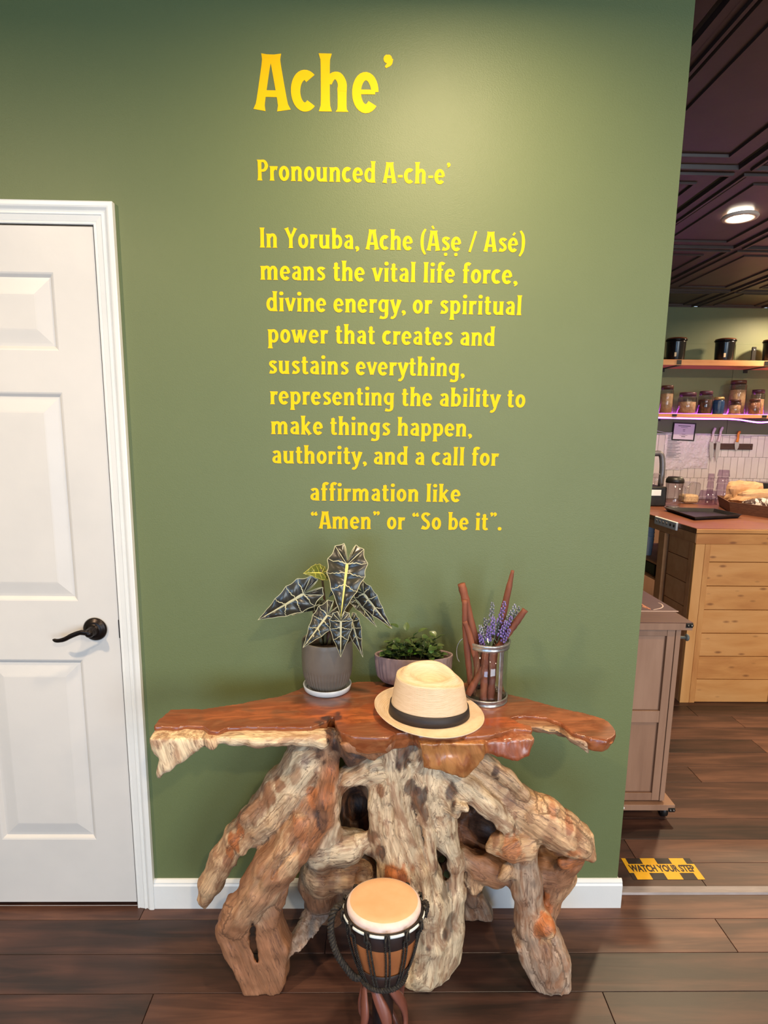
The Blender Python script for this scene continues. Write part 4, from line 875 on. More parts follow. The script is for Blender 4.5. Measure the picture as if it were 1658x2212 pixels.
def alocasia_leaf(O, Tp, YO, YT, hw, lobe=1.0, roll=0, droop=.10, fold=.10, ml='leafdk', mv='vein', foot=None):
    o3 = Vector(at(O[0], O[1], YO)); t3 = Vector(at(Tp[0], Tp[1], YT)); a = t3-o3; Ln = a.length; a.normalize()
    v = (Vector((0, 0, EYE))-o3).normalized(); s_ = a.cross(v).normalized(); n_ = s_.cross(a).normalized()
    if n_.dot(v) < 0: n_ = -n_
    if roll: q = Matrix.Rotation(math.radians(roll), 3, a); s_ = q@s_; n_ = q@n_
    lean = v*0
    NS, NT = 60, 9; pts = bez([(x*(lobe if x < 0 else 1), y*hw/.41) for x, y in OUT], NS)
    cusps = [.20, .35, .49, .62, .76, .89]
    def onleaf(si, t, sg, lift=0):
        s01 = si/NS; x, y = pts[si]
        ph = 0
        for c0, c1 in zip([0]+cusps, cusps+[1]):
            if c0 <= s01 <= c1 and c1 > c0: ph = math.sin(math.pi*(s01-c0)/(c1-c0))
        sc = 1-.11*ph*(1 if s01 < .93 else .3)*(1 if s01 > .05 else 0)
        mx = 0 if s01 < .42 else (s01-.42)/.58
        mx = mx**1.15
        px_, py_ = mx+(x-mx)*t*(sc if x < .97 else 1), y*t*sc
        w = abs(py_)/max(.05, hw)
        h = .045*ph*math.sin(math.pi*min(1, t*1.05))*(1-.5*s01)+fold*abs(py_)*1.0-droop*(px_**2)*(1 if px_ > 0 else 2.0)-.10*w*w*hw+.012*math.sin(9*px_+4*sg)*t
        p = o3+a*(px_*Ln)+s_*(py_*sg*Ln)+n_*((h)*Ln+lift); return p
    g = MB()
    for sg in (1, -1):
        G_ = [[onleaf(i, k/NT, sg) for k in range(NT+1)] for i in range(NS+1)]
        if sg < 0: G_ = [r[::-1] for r in G_]
        g.grid(G_)
    g.v = [tuple(Vector(p)-Vector(base)) for p in g.v]
    lf = g.build('leaf', M[ml], al)
    vm = MB()
    def ribbon(P, wid, mid=False):
        P = [Vector(p) for p in P]; L_, R2 = [], []
        for i, p in enumerate(P):
            t = (P[min(i+1, len(P)-1)]-P[max(i-1, 0)]).normalized(); w = wid[0]+(wid[1]-wid[0])*i/(len(P)-1)
            d = t.cross(n_).normalized()*w*.5*Ln; L_.append(p+d); R2.append(p-d)
        vm.grid([L_, [p+n_*(wid[0]*.15*Ln) for p in P], R2])
    for sg in (1, -1):
        for c in cusps[:-1]:
            ribbon([onleaf(max(0, round((c-(.09 if c > .45 else 0)*(1-k/10)**1.5)*NS)), k/10, sg, .0007) for k in range(11)], (.029 if c < .5 else .022, .008))
        ribbon([onleaf(i, .992, sg, .0006) for i in range(2, NS+1)], (.013, .010))
    vm.v = [tuple(Vector(p)-Vector(base)) for p in vm.v]; vm.build('vein', M['vein' if ml == 'leafdk' else mv], lf); vm = MB()
    ribbon([onleaf(round((.42+.58*(k/12)**(1/1.15))*NS), 0, 1, .0011) for k in range(13)], (.060, .012)); ribbon([o3+n_*.0010-a*.03*Ln, o3+n_*.0014+a*.05*Ln], (.055, .06))
    vm.v = [tuple(Vector(p)-Vector(base)) for p in vm.v]; vm.build('midrib', M[mv], lf)
    if foot is not None:
        f0 = Vector(base)+Vector((foot[0], foot[1], PH-.014)); mid = (f0+o3)*.5+Vector((0, .012, .02))
        P = [np.array(p)-base for p in bez([f0, mid, o3-n_*.002+Vector((0, .006, .004)), o3-n_*.0005], 16)]
        MB().tube(P, [.0042-.0022*i/16 for i in range(17)], 7).build('petiole', M['petiole'], al)
alocasia_leaf((749.5, 1220), (735, 1331), 1.500, 1.455, .41, 1.0, 6, foot=(.006, -.004), mv='veiny')
alocasia_leaf((654, 1283.5), (556.5, 1342), 1.500, 1.48, .33, .95, -12, foot=(-.012, 0))
alocasia_leaf((706, 1330), (654, 1399.5), 1.475, 1.445, .33, .95, 0, foot=(-.006, -.012))
alocasia_leaf((736, 1343), (735, 1421), 1.455, 1.440, .335, .7, 4, foot=(.004, -.014))
alocasia_leaf((761, 1343), (780, 1421.6), 1.480, 1.462, .24, .6, 30, foot=(.012, -.008))
alocasia_leaf((786, 1283), (844, 1360), 1.520, 1.495, .25, .75, 20, foot=(.016, .002))
alocasia_leaf((768, 1297), (816, 1352), 1.535, 1.512, .22, .5, -34, foot=(.014, .006))
alocasia_leaf((694, 1238), (657, 1236), 1.520, 1.48, .48, .9, 38, fold=.25, ml='leafyg', mv='veiny', foot=(-.002, .006))
alocasia_leaf((690, 1306), (628, 1326), 1.535, 1.53, .20, .5, 40, foot=(-.010, .008))
alocasia_leaf((735, 1262), (708, 1290), 1.55, 1.54, .30, .6, 20, foot=(0, .010))
MB().tube([(.004, -.004, PH-.02), (.005, -.003, PH+.010), (.002, 0, PH+.034)], [.014, .0115, .007], 10).build('stalk', mat('red_brown_stalk', hexc(104, 68, 54), .6, color2=hexc(84, 60, 48), scale=40, stretch=(1, 1, .2)), al)
MB().tube([(-.014, -.006, PH-.02), (-.018, -.014, PH+.008)], [.008, .004], 8).build('stalk', M['petiole'], al)

# -- oval fluted planter with small green leaves
pY = 1.632; rc = at(893.5, 1412, pY); RXp = 85*mpp(893, 1412, pY); RYp = .050
zr = at(895, 1427, pY-RYp)[2]-TZ
M['pink'] = mat('pink_grey_stone_planter', hexc(164, 142, 142), .75, color2=hexc(140, 118, 118), scale=26, stretch=(1, 1, .4), bump=.3, bscale=160)
pl = thing('potted_peperomia', (rc[0], pY, TZ), 'small variegated leafy plant in an oval fluted pinkish planter', 'potted plant')
pp = []
for a, b_, c, d in ((.0001, 0, .55, 0), (.55, 0, .80, .10), (.80, .10, .93, .28), (.93, .28, .975, .55), (.975, .55, 1.0, .95), (1.0, .95, .995, 1.0), (.995, 1, .95, 1.0), (.95, 1.0, .94, .85)):
    for k in range(3): pp.append(((a+(c-a)*k/3)*RXp, (b_+(d-b_)*k/3)*zr))
pp.append((.94*RXp, .85*zr))
MB().lathe(pp, n=240, sy=RYp/RXp, fn=lambda r, z, a: r-(.0026*(.5-.5*math.cos(a*40))*min(1, (zr*.93-z)/(.1*zr)) if (zr*.02 < z < zr*.93 and r > .6*RXp) else 0)).build('planter', M['pink'], pl)
MB().lathe([(.94*RXp, zr*.86), (.5*RXp, zr*.92), (.0001, zr*.93)], n=24, sy=RYp/RXp).build('soil', M['soil'], pl)
M['pleaf'] = mat('variegated_leaf', hexc(62, 84, 40), .35, color2=hexc(92, 104, 58), scale=30, lo=.45, hi=.6, coat=.2, hvar=.25)
M['pleafb'] = mat('bright_leaf', hexc(80, 124, 40), .35, color2=hexc(98, 140, 52), scale=30, hvar=.1)
def small_leaf(L_=.022, w=.0075):
    g = MB(); rows_ = []
    for i in range(9):
        t = i/8; hw = w*math.sin(math.pi*min(1, t**.8))**.8+.0001; x = t*L_; z = -.16*x*t
        rows_.append([(x, y*hw, z+.28*abs(y)*hw) for y in (-1, -.5, 0, .5, 1)])
    g.grid(rows_); return g
slm = [small_leaf(.022, .0078).mesh('leaf', M['pleaf']), small_leaf(.019, .0080).mesh('leaf', M['pleaf'])]
slb = small_leaf(.026, .009).mesh('leaf', M['pleafb'])
stemm = mat('thin_green_stem', hexc(70, 80, 44), .5)
r2 = random.Random(4)
for s_ in range(30):
    x0 = r2.uniform(-.068, .070); y0 = r2.uniform(-.028, .022); h = r2.uniform(.024, .074)*(1-.40*abs(x0)/.07); x1 = x0*1.12+r2.uniform(-.01, .01); y1 = y0+r2.uniform(-.014, .004)
    if s_ == 0: x0, x1, h, y0, y1 = .050, .062, .060, .01, .005
    if s_ == 1: x0, x1, h = -.070, -.088, .028
    P = bez([(x0, y0, zr*.9), ((x0+x1)/2, (y0+y1)/2, zr*.9+h*.5), (x1, y1, zr*.9+h)], 8)
    MB().tube(P, .0011, 5).build('stem', stemm, pl)
    for k in range(6 if s_ else 8):
        q = P[min(8, 2+k)]; an = k*2.4+r2.uniform(0, 1)
        o = inst(r2.choice(slm), 'leaf', pl, tuple(q), (r2.uniform(-.5, .5), r2.uniform(-.9, .1), an), scale=[r2.uniform(.95, 1.4)]*3)
for (x, y, sz, rz, ry, me) in ((877, 1362, 1.1, 1.4, -1.2, slm[0]), (903, 1366, 1.3, .2, -.5, slm[0]), (860, 1356, 1.3, 2.7, -.4, slm[0]), (863, 1385, 1.1, 2.9, -.3, slm[1]), (931, 1412, .95, 1.7, -1.25, slb), (862, 1416, 1.15, .1, -.12, slb), (884, 1412, .8, 1.1, -.9, slb), (893, 1414, .9, .3, -.3, slb), (843, 1358, 1.2, 2.2, -.5, slm[0]), (880, 1392, 1.1, -.5, -.1, slm[0])):
    c = at(x, y, pY-.03); inst(me, 'leaf', pl, (c[0]-rc[0], -.03, c[2]-TZ), (0, ry, rz), scale=[sz]*3)

# -- glass jar with galvanised rings, sticks and lavender
jc = on_top(1047, 1530, .0585); JR = .0560
jh = at(1050, 1396, jc[1]-JR)[2]-TZ
M['galv'] = mat('hammered_galvanised_steel', hexc(186, 182, 180), .32, .85, color2=hexc(150, 146, 146), scale=40, bump=.5, bscale=90)
M['glass'] = glassmat('clear_glass')
jar = thing('glass_jar', tuple(jc), 'clear glass jar with galvanised metal rings holding bark sticks and lavender', 'jar')
MB().lathe([(.0001, .004), (JR-.004, .004), (JR-.0015, .006), (JR-.0015, jh-.003), (JR-.0035, jh-.003), (JR-.0035, .008), (.0001, .007)], n=48).build('glass', M['glass'], jar)
MB().lathe([(JR-.002, 0), (JR+.0025, 0), (JR+.0025, .003), (JR+.001, .004), (JR+.002, .008), (JR+.001, .0125), (JR+.003, .014), (JR+.003, .017), (JR-.001, .017)], n=48).build('base_ring', M['galv'], jar)
MB().lathe([(JR-.001, jh-.019), (JR+.002, jh-.018), (JR+.0025, jh-.013), (JR+.001, jh-.011), (JR+.0035, jh-.006), (JR+.0045, jh-.001), (JR+.003, jh), (JR-.0012, jh)], n=48).build('rim_ring', M['galv'], jar)
g = MB(); a0 = -math.pi/2+.52
rows_ = [[((JR+r)*math.cos(a0+da), (JR+r)*math.sin(a0+da), z) for da, r in ((-.125, .0), (-.12, .0016), (-.06, .002), (0, .0012), (.06, .002), (.12, .0016), (.125, 0))] for z in np.linspace(.015, jh-.017, 16)]
g.grid(rows_); g.build('strap', M['galv'], jar)
wl_ = [np.array(at(x, y, jc[1]-.01))-jc for x, y in ((1004, 1376), (992, 1386), (986, 1402), (987, 1420), (992, 1430))]
MB().tube(bez(wl_, 20), .0011, 6).build('wire_handle', M['galv'], jar)
M['bark'] = mat('red_brown_bark', hexc(136, 78, 54), .7, color2=hexc(98, 52, 38), scale=26, stretch=(1, 1, .15), bump=.9, bscale=70, hvar=.12)
def stick(pts, r, lab):
    P = bez([at(x, y, Y) for x, y, Y in pts], 22); rr = random.Random(len(lab)); k = mpp(1050, 1400, 1.58)
    R = [np.interp(i/22*(len(r)-1), range(len(r)), r)*k*(1+rr.uniform(-.09, .09)) for i in range(23)]
    P = [p-jc for p in P]; o = MB().tube(P, R, 10).build('stick', M['bark'], loc=jc); return tag(o, lab, 'stick')
jy = jc[1]
stick([(996, 1261, jy-.01), (1006, 1300, jy-.01), (1024, 1380, jy), (1040, 1440, jy+.02), (1048, 1500, jy+.03)], [8, 8.5, 9, 9, 8], 'left tall bark stick with broad sawn top leaning out of the jar')
stick([(1004, 1296, jy-.025), (1004, 1350, jy-.025), (1010, 1420, jy-.02), (1018, 1496, jy-.01)], [5.5, 6, 6.5, 6], 'knotty thinner stick standing against the left tall stick in the jar')
stick([(1003, 1342, jy-.03), (1015, 1378, jy-.03), (1030, 1440, jy-.02), (1022, 1500, jy)], [5, 6, 7, 6], 'short light brown stick at the left inside of the jar')
stick([(1107, 1232, jy), (1099, 1268, jy), (1090, 1308, jy+.005), (1070, 1400, jy+.02), (1058, 1500, jy+.03)], [3.2, 6.5, 7.5, 7, 7], 'tallest reddish stick rising above the lavender to a thin tip')
stick([(1134, 1317, jy-.012), (1110, 1350, jy-.012), (1083, 1386, jy-.014), (1040, 1450, jy-.026), (1010, 1500, jy-.030)], [6.5, 7.5, 7.5, 7.5, 7], 'smooth stick leaning far to the right across the jar')
stick([(1048, 1405, jy-.034), (1046, 1460, jy-.036), (1043, 1512, jy-.038)], [7, 7.5, 7.5], 'light brown stick standing upright low in the front of the jar')
stick([(1064, 1402, jy-.03), (1062, 1460, jy-.028), (1058, 1511, jy-.03)], [8, 8.5, 8.5], 'dark stick standing upright beside the metal strap inside the jar')
lv_ = thing('lavender_bunch', tuple(jc+np.array([0, 0, jh*.35])), 'bunch of purple lavender sprigs standing in the glass jar', 'flowers'); lb = jc+np.array([0, 0, jh*.35])
M['lavp'] = mat('lavender_purple', hexc(136, 116, 176), .7, color2=hexc(104, 84, 150), scale=80, hvar=.2)
M['lavg'] = mat('lavender_pale', hexc(150, 148, 168), .7, color2=hexc(128, 130, 136), scale=80, hvar=.2)
M['lavl'] = mat('lavender_leaf', hexc(96, 112, 96), .6, color2=hexc(72, 88, 74), scale=40)
r3 = random.Random(9)
for k, (x, y, dy, m_) in enumerate(((1064, 1300, .0, 'lavg'), (1091, 1298, -.02, 'lavp'), (1066, 1332, -.035, 'lavp'), (1114, 1304, 0, 'lavg'), (1123, 1309, .01, 'lavg'), (1037, 1350, -.02, 'lavg'), (1094, 1340, -.03, 'lavp'), (1056, 1352, -.04, 'lavp'), (1106, 1330, -.02, 'lavp'), (1048, 1334, .01, 'lavg'), (1080, 1330, 0, 'lavg'), (1102, 1358, -.03, 'lavp'), (1036, 1370, -.03, 'lavp'))):
    tip = at(x, y, jy+dy)-lb; root = np.array([r3.uniform(-.012, .016), r3.uniform(-.01, .01), 0.]); mid = np.array([(tip[0]*.45), tip[1]*.5, tip[2]*.55])
    P = bez([root, mid, tip], 16); sp = MB().tube(P, .0009, 5).build('stem', M['lavl'], lv_)
    f_ = MB()
    for j in range(26):
        t = 11+5*j/26; i = int(t); q = P[i]+(P[min(16, i+1)]-P[i])*(t-i); a = j*2.4; rr = .0066*(1-.5*j/26)
        f_.sphere((q[0]+rr*math.cos(a), q[1]+rr*math.sin(a), q[2]), .0030*(1-.3*j/26), 5, 4, (1, 1, 1.3))
    f_.build('flower_spike', M[m_], sp)
    lfm = MB()
    for j in range(20):
        q = P[2+int(j*.6)]; a = j*2.1+k; d = np.array([math.cos(a), math.sin(a), .8])*.014
        s2 = np.array([-math.sin(a), math.cos(a), 0])*.0011; lfm.add([q-s2*.5, q+d*.5-s2, q+d, q+d*.5+s2, q+s2*.5], [(0, 1, 2, 3, 4)])
    lfm.build('foliage', M['lavl'], sp)

# -- straw hat with a black band
hc = flo(926, 1545, TZ); hc[2] = TZ
M['straw'] = mat('pale_straw_braid', hexc(226, 200, 170), .62, color2=hexc(216, 186, 152), scale=60, stretch=(.6, .6, 6), hvar=.0)
nt = M['straw'].node_tree; b_ = nt.nodes['Principled BSDF']; wv = nt.nodes.new('ShaderNodeTexWave'); wv.bands_direction = 'Z'; wv.inputs['Scale'].default_value = 140; wv.inputs['Distortion'].default_value = 1.2; wv.inputs['Detail'].default_value = 1
tcn = nt.nodes.new('ShaderNodeTexCoord'); nt.links.new(tcn.outputs['Object'], wv.inputs['Vector']); bpn = nt.nodes.new('ShaderNodeBump'); bpn.inputs['Strength'].default_value = .5; bpn.inputs['Distance'].default_value = .0008
nt.links.new(wv.outputs['Fac'], bpn.inputs['Height']); nt.links.new(bpn.outputs[0], b_.inputs['Normal'])
M['ribbon'] = mat('black_ribbon', hexc(34, 28, 28), .55, color2=hexc(44, 36, 36), scale=40, stretch=(1, 1, 12), bump=.2)
hat = thing('straw_hat', tuple(hc), 'pale straw fedora hat with a black ribbon band lying on the tabletop', 'hat', rz=math.radians(-8))
HH = .112
def crown(a, t):                                                 # t 0..1 side wall, 1..2 top
    sx_, sy_ = .1010, .0830
    if t <= 1:
        k = 1-.16*t**1.6-.02*math.sin(math.pi*t); pinch = 1-.10*max(0, math.cos(a))**3*t**2
        ed = HH*(1-.16*max(0, math.cos(a))**2+.02*math.sin(a))
        z = .006+(ed-.008)*t; x = sx_*k*math.cos(a); y = sy_*k*math.sin(a)*pinch*(1-.30*max(0, math.cos(a))**2*t**2)
        return (x, y, z)
    u = 2-t; x0, y0, z0 = crown(a, 1); x = x0*u; y = y0*u
    bulge = .010*math.sin(math.pi*min(1, (1-u)*2.2))**1 if u > .5 else 0
    ridge = .013*math.exp(-((u-.72)/.2)**2)*(1+.6*math.sin(a)); dent = -.020*math.exp(-(u/.40)**2)*(1.0)
    zc_ = HH*.965+(z0-HH)*(u**2)*1.0+HH*.0
    return (x, y, zc_+ridge*(1 if u < .999 else 0)*min(1, (1-u)*6)+dent)
NA = 96
g = MB(); g.grid([[crown(2*math.pi*i/NA, t) for i in range(NA)] for t in list(np.linspace(0, 1, 16))+list(np.linspace(1.03, 1.995, 16))], True, True)
g.build('crown', M['straw'], hat)
def brim(a, t, dz=0):
    rx = .099+(.140-.099)*t; ry = .081+(.124-.081)*t
    up = .018*max(0, math.cos(a-math.radians(150)))**1.5+.010*max(0, -math.sin(a)*0)+.012*max(0, math.sin(a))**2
    side = .012*max(0, math.cos(a-math.radians(205)))**2
    return (rx*math.cos(a), ry*math.sin(a), .0065+(up+side)*t**1.6-.004*t*max(0, math.cos(a+math.radians(40)))+dz+(.0012 if t > .96 else 0))
g = MB(); ring = [[brim(2*math.pi*i/NA, t) for i in range(NA)] for t in (0, .2, .4, .6, .8, .93, .97, 1)]; ring += [[brim(2*math.pi*i/NA, t, -.0025) for i in range(NA)] for t in (1, .8, .6, .4, .2, 0)]
g.grid(ring, True, True); g.build('brim', M['straw'], hat)
g = MB(); rows_ = []
for t, off_ in ((.035, .001), (.035, .0028), (.15, .0030), (.29, .0030), (.295, .0012)):
    r_ = []
    for i in range(NA):
        a = 2*math.pi*i/NA; x, y, z = crown(a, t+.02*math.sin(a)); l = math.hypot(x, y); r_.append((x*(1+off_/l), y*(1+off_/l), z))
    rows_.append(r_)
g.grid(rows_, True, True); g.build('band', M['ribbon'], hat)

# ------------------------------------------------------------------ djembe drum in front of the table
dY = 1.245; top = at(829, 1955, dY); DZt = top[2]
tilt = math.radians(6)
dr = thing('djembe_drum', (top[0], dY-.03, 0), 'small djembe hand drum with pale skin, black ropes and carved foot', 'drum'); dr.rotation_euler = (-tilt, 0, 0)
# local frame: z along the drum; origin at the foot
HD = DZt/math.cos(tilt)
M['dwood'] = mat('carved_drum_wood', hexc(168, 104, 60), .5, color2=hexc(146, 86, 50), scale=20, stretch=(1, 1, .3), bump=.4, bscale=50)
M['dfoot'] = mat('red_brown_carved_wood', hexc(128, 76, 62), .38, color2=hexc(106, 62, 50), scale=14, stretch=(1, 1, .4), bump=.25)
M['ddark'] = mat('dark_stained_wood', hexc(50, 34, 30), .5, color2=hexc(40, 28, 26), scale=20, bump=.2)
M['rope'] = mat('black_braided_rope', hexc(38, 32, 28), .8, color2=hexc(78, 70, 58), scale=140, lo=.5, hi=.75)
M['skin'] = mat('goat_drum_skin', hexc(228, 186, 146), .5, color2=hexc(220, 172, 128), scale=9, bump=.1)
M['skinw'] = mat('shaved_skin_edge', hexc(236, 214, 206), .6, color2=hexc(226, 196, 186), scale=30)
R0 = .0925; zb = HD-.176                                        # ring radius, bottom of the bowl
dprof = [(.0001, zb-.01), (.040, zb-.012), (.046, zb), (.056, zb+.018), (.066, zb+.045), (.076, zb+.080), (.084, zb+.115), (.0855, zb+.140), (.0865, HD-.012), (.085, HD-.004)]
MB().lathe(dprof, n=56).build('shell', M['dwood'], dr)
def rad(z): return float(np.interp(z, [p[1] for p in dprof[1:]], [p[0] for p in dprof[1:]]))
MB().lathe([(rad(HD-.062)+.0008, HD-.062), (rad(HD-.045)+.0022, HD-.058), (rad(HD-.03)+.0022, HD-.028), (rad(HD-.02), HD-.020)], n=56).build('dark_band', M['ddark'], dr)
MB().lathe([(.046, zb-.006), (.0535, zb+.004), (.061, zb+.022), (.0685, zb+.040), (.0672, zb+.041)], n=56).build('dark_band', M['ddark'], dr)
MB().lathe([(.0872, HD-.016), (.0882, HD-.008), (.0872, HD-.002), (.083, HD+.0025), (.0805, HD+.0035)], n=64).build('skin_edge', M['skinw'], dr)
MB().lathe([(.0808, HD+.0030), (.079, HD+.0042), (.06, HD+.0046), (.0001, HD+.0046)], n=64).build('drum_skin', M['skin'], dr)
g = MB(); g.tube([(R0*math.cos(2*math.pi*i/64), R0*math.sin(2*math.pi*i/64), HD-.018) for i in range(65)], .0046, 10, False); g.build('top_ring', M['black'], dr)
NW = 13; wm = mat('white_ring_wrap', hexc(226, 230, 226), .5, color2=hexc(206, 210, 208), scale=60)
for k in range(NW):
    a = 2*math.pi*(k+.5)/NW-math.pi/2+.06; g = MB()
    g.tube([(R0*1.012*math.cos(a+d), R0*1.012*math.sin(a+d), HD-.0185) for d in np.linspace(-.175, .175, 9)], .0044, 10); g.build('ring_wrap', wm, dr)
    a2 = 2*math.pi*k/NW-math.pi/2+.06; g = MB()
    g.tube([((R0+.0085)*math.cos(a2+d), (R0+.0085)*math.sin(a2+d), HD-.018+h) for d, h in ((-.04, -.016), (-.035, -.002), (0, .0095), (.035, -.002), (.04, -.016))], .0023, 7)
    g.tube([((R0+.006)*math.cos(a2+d), (R0+.006)*math.sin(a2+d), HD-.010) for d in (-.05, 0, .05)], .0028, 7); g.build('rope_knot', M['rope'], dr)
    for sgn in (-1, 1):
        P = []
        for z, j in zip(np.linspace(HD-.030, zb+.002, 12), np.linspace(0, 1, 12)):
            aa = a2+sgn*(.045+.02*j)+.10*j; r_ = max(rad(z)+.0048, (R0+.006)*(1-j*1.6) if j < .12 else 0); P.append((r_*math.cos(aa), r_*math.sin(aa), z))
        twist(MB(), P, .0027, .010, 2, 5).build('rope', M['rope'], dr)
g = MB(); twist(g, [((.0535)*math.cos(2*math.pi*i/40), .0535*math.sin(2*math.pi*i/40), zb-.002) for i in range(41)], .0070, .018, 3, 6); g.build('bottom_ring', M['rope'], dr)
P = bez([(-.092, .02, HD-.022), (-.104, .012, HD-.020), (-.118, 0, HD-.024), (-.125, -.01, HD-.050), (-.121, -.015, HD-.085), (-.108, -.018, HD-.120), (-.088, -.02, HD-.150), (-.066, -.02, HD-.175), (-.050, -.018, zb+.002)], 60)
twist(MB(), P, .0085, .022, 3, 7).build('carrying_strap', M['rope'], dr)
P = bez([(.088, .01, HD-.02), (.100, .012, HD-.01), (.104, .0, HD-.016), (.098, -.006, HD-.03)], 20); twist(MB(), P, .0055, .016, 3, 6).build('strap_end', M['rope'], dr)
# carved open foot: a thin core flare and curling leaf straps round it
g = MB(); g.lathe([(.030, zb-.008), (.026, zb-.03), (.024, .06), (.034, .03), (.060, .012), (.066, .0), (.0001, 0)], n=32); g.build('foot', M['ddark'], dr)
for k in range(6):
    a = 2*math.pi*k/6-1.1; P = []; W = []
    for t in np.linspace(0, 1, 20):
        z = zb-.010-(zb-.020)*t; r_ = .040+.016*math.sin(math.pi*min(1, t*1.15))*1.0+.016*t**2; aa = a+.75*math.sin(math.pi*t*1.35)
        P.append((r_*math.cos(aa), r_*math.sin(aa), max(.004, z))); W.append(.0135*(.55+.65*abs(math.sin(math.pi*(t*1.9+.15)))))
    g = MB(); rows_ = []
    for i, p in enumerate(P):
        aa = math.atan2(p[1], p[0]); rn = np.array([math.cos(aa), math.sin(aa), 0]); tg = np.array([-math.sin(aa), math.cos(aa), 0]); w = W[i]; p = np.array(p)
        rows_.append([p-tg*w-rn*.003, p-tg*w*.75+rn*.003, p+rn*.0055, p+tg*w*.75+rn*.003, p+tg*w-rn*.003, p-rn*.006])
    g.grid(rows_, True, True); g.build('carved_strap', M['dfoot'], dr)
g = MB(); g.lathe([(.0001, 0), (.068, 0), (.072, .004), (.070, .012), (.060, .016)], n=40); g.build('foot_rim', M['dfoot'], dr)
# ------------------------------------------------------------------ kitchen beyond the wall
def atx(x, y, X): d = ray(x, y); return np.array([0, 0, EYE])+d*(X/d[0])
# yellow and black floor sign
M['signk'] = mat('black_sign_vinyl', hexc(36, 26, 24), .5, color2=hexc(42, 32, 28), scale=20); M['signy'] = mat('yellow_sign_vinyl', hexc(232, 176, 30), .5, color2=hexc(222, 166, 26), scale=20)
sx0, sx1, sy0, sy1 = .903, 1.152, 1.817, 1.921
sg = thing('floor_sign', (sx0, sy0, .0003), 'yellow and black WATCH YOUR STEP sticker on the kitchen floor', 'sign')
W_ = sx1-sx0; Hs = sy1-sy0
MB().box(0, W_, 0, Hs, 0, .0006).build('backing', M['signk'], sg)
g = MB()
for a, b_ in ((0, .06), (.27, .48), (.69, .90)): g.box(a*W_, b_*W_, Hs*.72, Hs, .0006, .0009)
for a, b_ in ((.06, .275), (.48, .70), (.90, 1)): g.box(a*W_, b_*W_, 0, Hs*.30, .0006, .0009)
g.box(0, W_, Hs*.30, Hs*.72, .0006, .0009); g.build('yellow_blocks', M['signy'], sg)
def text_mesh(name, s, m, parent, loc, h, w, rot=(0, 0, 0), off=.035, th=.0004):
    cu = bpy.data.curves.new(name, 'FONT'); cu.body = s; cu.size = 1; cu.offset = off; cu.extrude = .5; cu.resolution_u = 3
    t = bpy.data.objects.new(name+'_src', cu); COL.objects.link(t); bpy.context.view_layer.update()
    me = bpy.data.meshes.new_from_object(t.evaluated_get(bpy.context.evaluated_depsgraph_get())); bpy.data.objects.remove(t); bpy.data.curves.remove(cu)
    n = len(me.vertices); co = np.empty(n*3, np.float32); me.vertices.foreach_get('co', co); co = co.reshape(-1, 3)
    lo, hi = co.min(0), co.max(0); co = (co-lo)/(hi-lo)*np.array([w, h, th]); me.vertices.foreach_set('co', co.ravel().astype(np.float32)); me.materials.clear(); me.materials.append(m); me.update(); me.name = name
    return inst(me, name, parent, loc, rot)
text_mesh('lettering', 'WATCH YOUR STEP', M['signk'], sg, (W_*.04, Hs*.345, .0010), Hs*.33, W_*.92)

# rolling cabinet, its panelled side to the viewer
cY = 2.12; tc_ = at(1497, 1345, cY); cz = tc_[2]; cx1 = tc_[0]; bx = at(1470, 1362, cY+.02)[0]
cart = thing('rolling_cabinet', (1.0, cY+.25, 0), 'grey-brown rolling wood cabinet on black casters beside the green wall corner', 'cabinet'); O_ = np.array([1.0, cY+.25, 0])
def part(name, m, parent, O, fn, lab=None):
    g = MB(); fn(g); g.v = [(a-O[0], b-O[1], c-O[2]) for a, b, c in g.v]; return g.build(name, m, parent, label=lab)
cx0 = .842; yb = 2.66; f0 = cY+.02
part('top', [M['carttop'], M['cartwood']], cart, O_, lambda g: (g.box(cx0-.01, cx1, cY, yb, cz-.0035, cz, .001), setattr(g, 'mi', 1), g.box(cx0-.01, cx1, cY, yb, cz-.030, cz-.0036, .001)), 'dark red-brown top board')
zb0 = .085
part('body', M['cartwood'], cart, O_, lambda g: g.box(cx0, bx-.002, f0+.012, yb-.02, zb0, cz-.031))
px1 = at(1440, 1374, f0)[0]; zu = at(1440, 1374, f0)[2]; zm1 = at(1423, 1536, f0)[2]; zm2 = at(1420, 1561, f0)[2]; zl = at(1406, 1713, f0)[2]
for z0, z1, nm in ((zu, cz-.031, 'rail'), (zm2, zm1, 'rail'), (zb0, zl, 'rail')): part(nm, M['cartwood'], cart, O_, lambda g: g.box(cx0, px1, f0, f0+.012, z0, z1, .0008))
part('stile', M['cartwood'], cart, O_, lambda g: g.box(px1+.0008, bx-.020, f0, f0+.012, zb0, cz-.031, .0008))
part('corner_post', M['cartwood'], cart, O_, lambda g: g.box(bx-.0185, bx, f0-.003, yb-.02, zb0, cz-.031, .0008))
for z0, z1 in ((zm1, zu), (zl, zm2)): part('panel', M['cartwood'], cart, O_, lambda g: g.box(cx0+.002, px1-.004, f0+.008, f0+.0122, z0+.003, z1-.001, .001))
bz = at(1450, 1741, cY)[2]
part('bottom_board', M['cartwood'], cart, O_, lambda g: g.box(cx0-.01, at(1457, 1745, cY)[0], cY-.0, yb, bz-.020, bz+.004, .001))
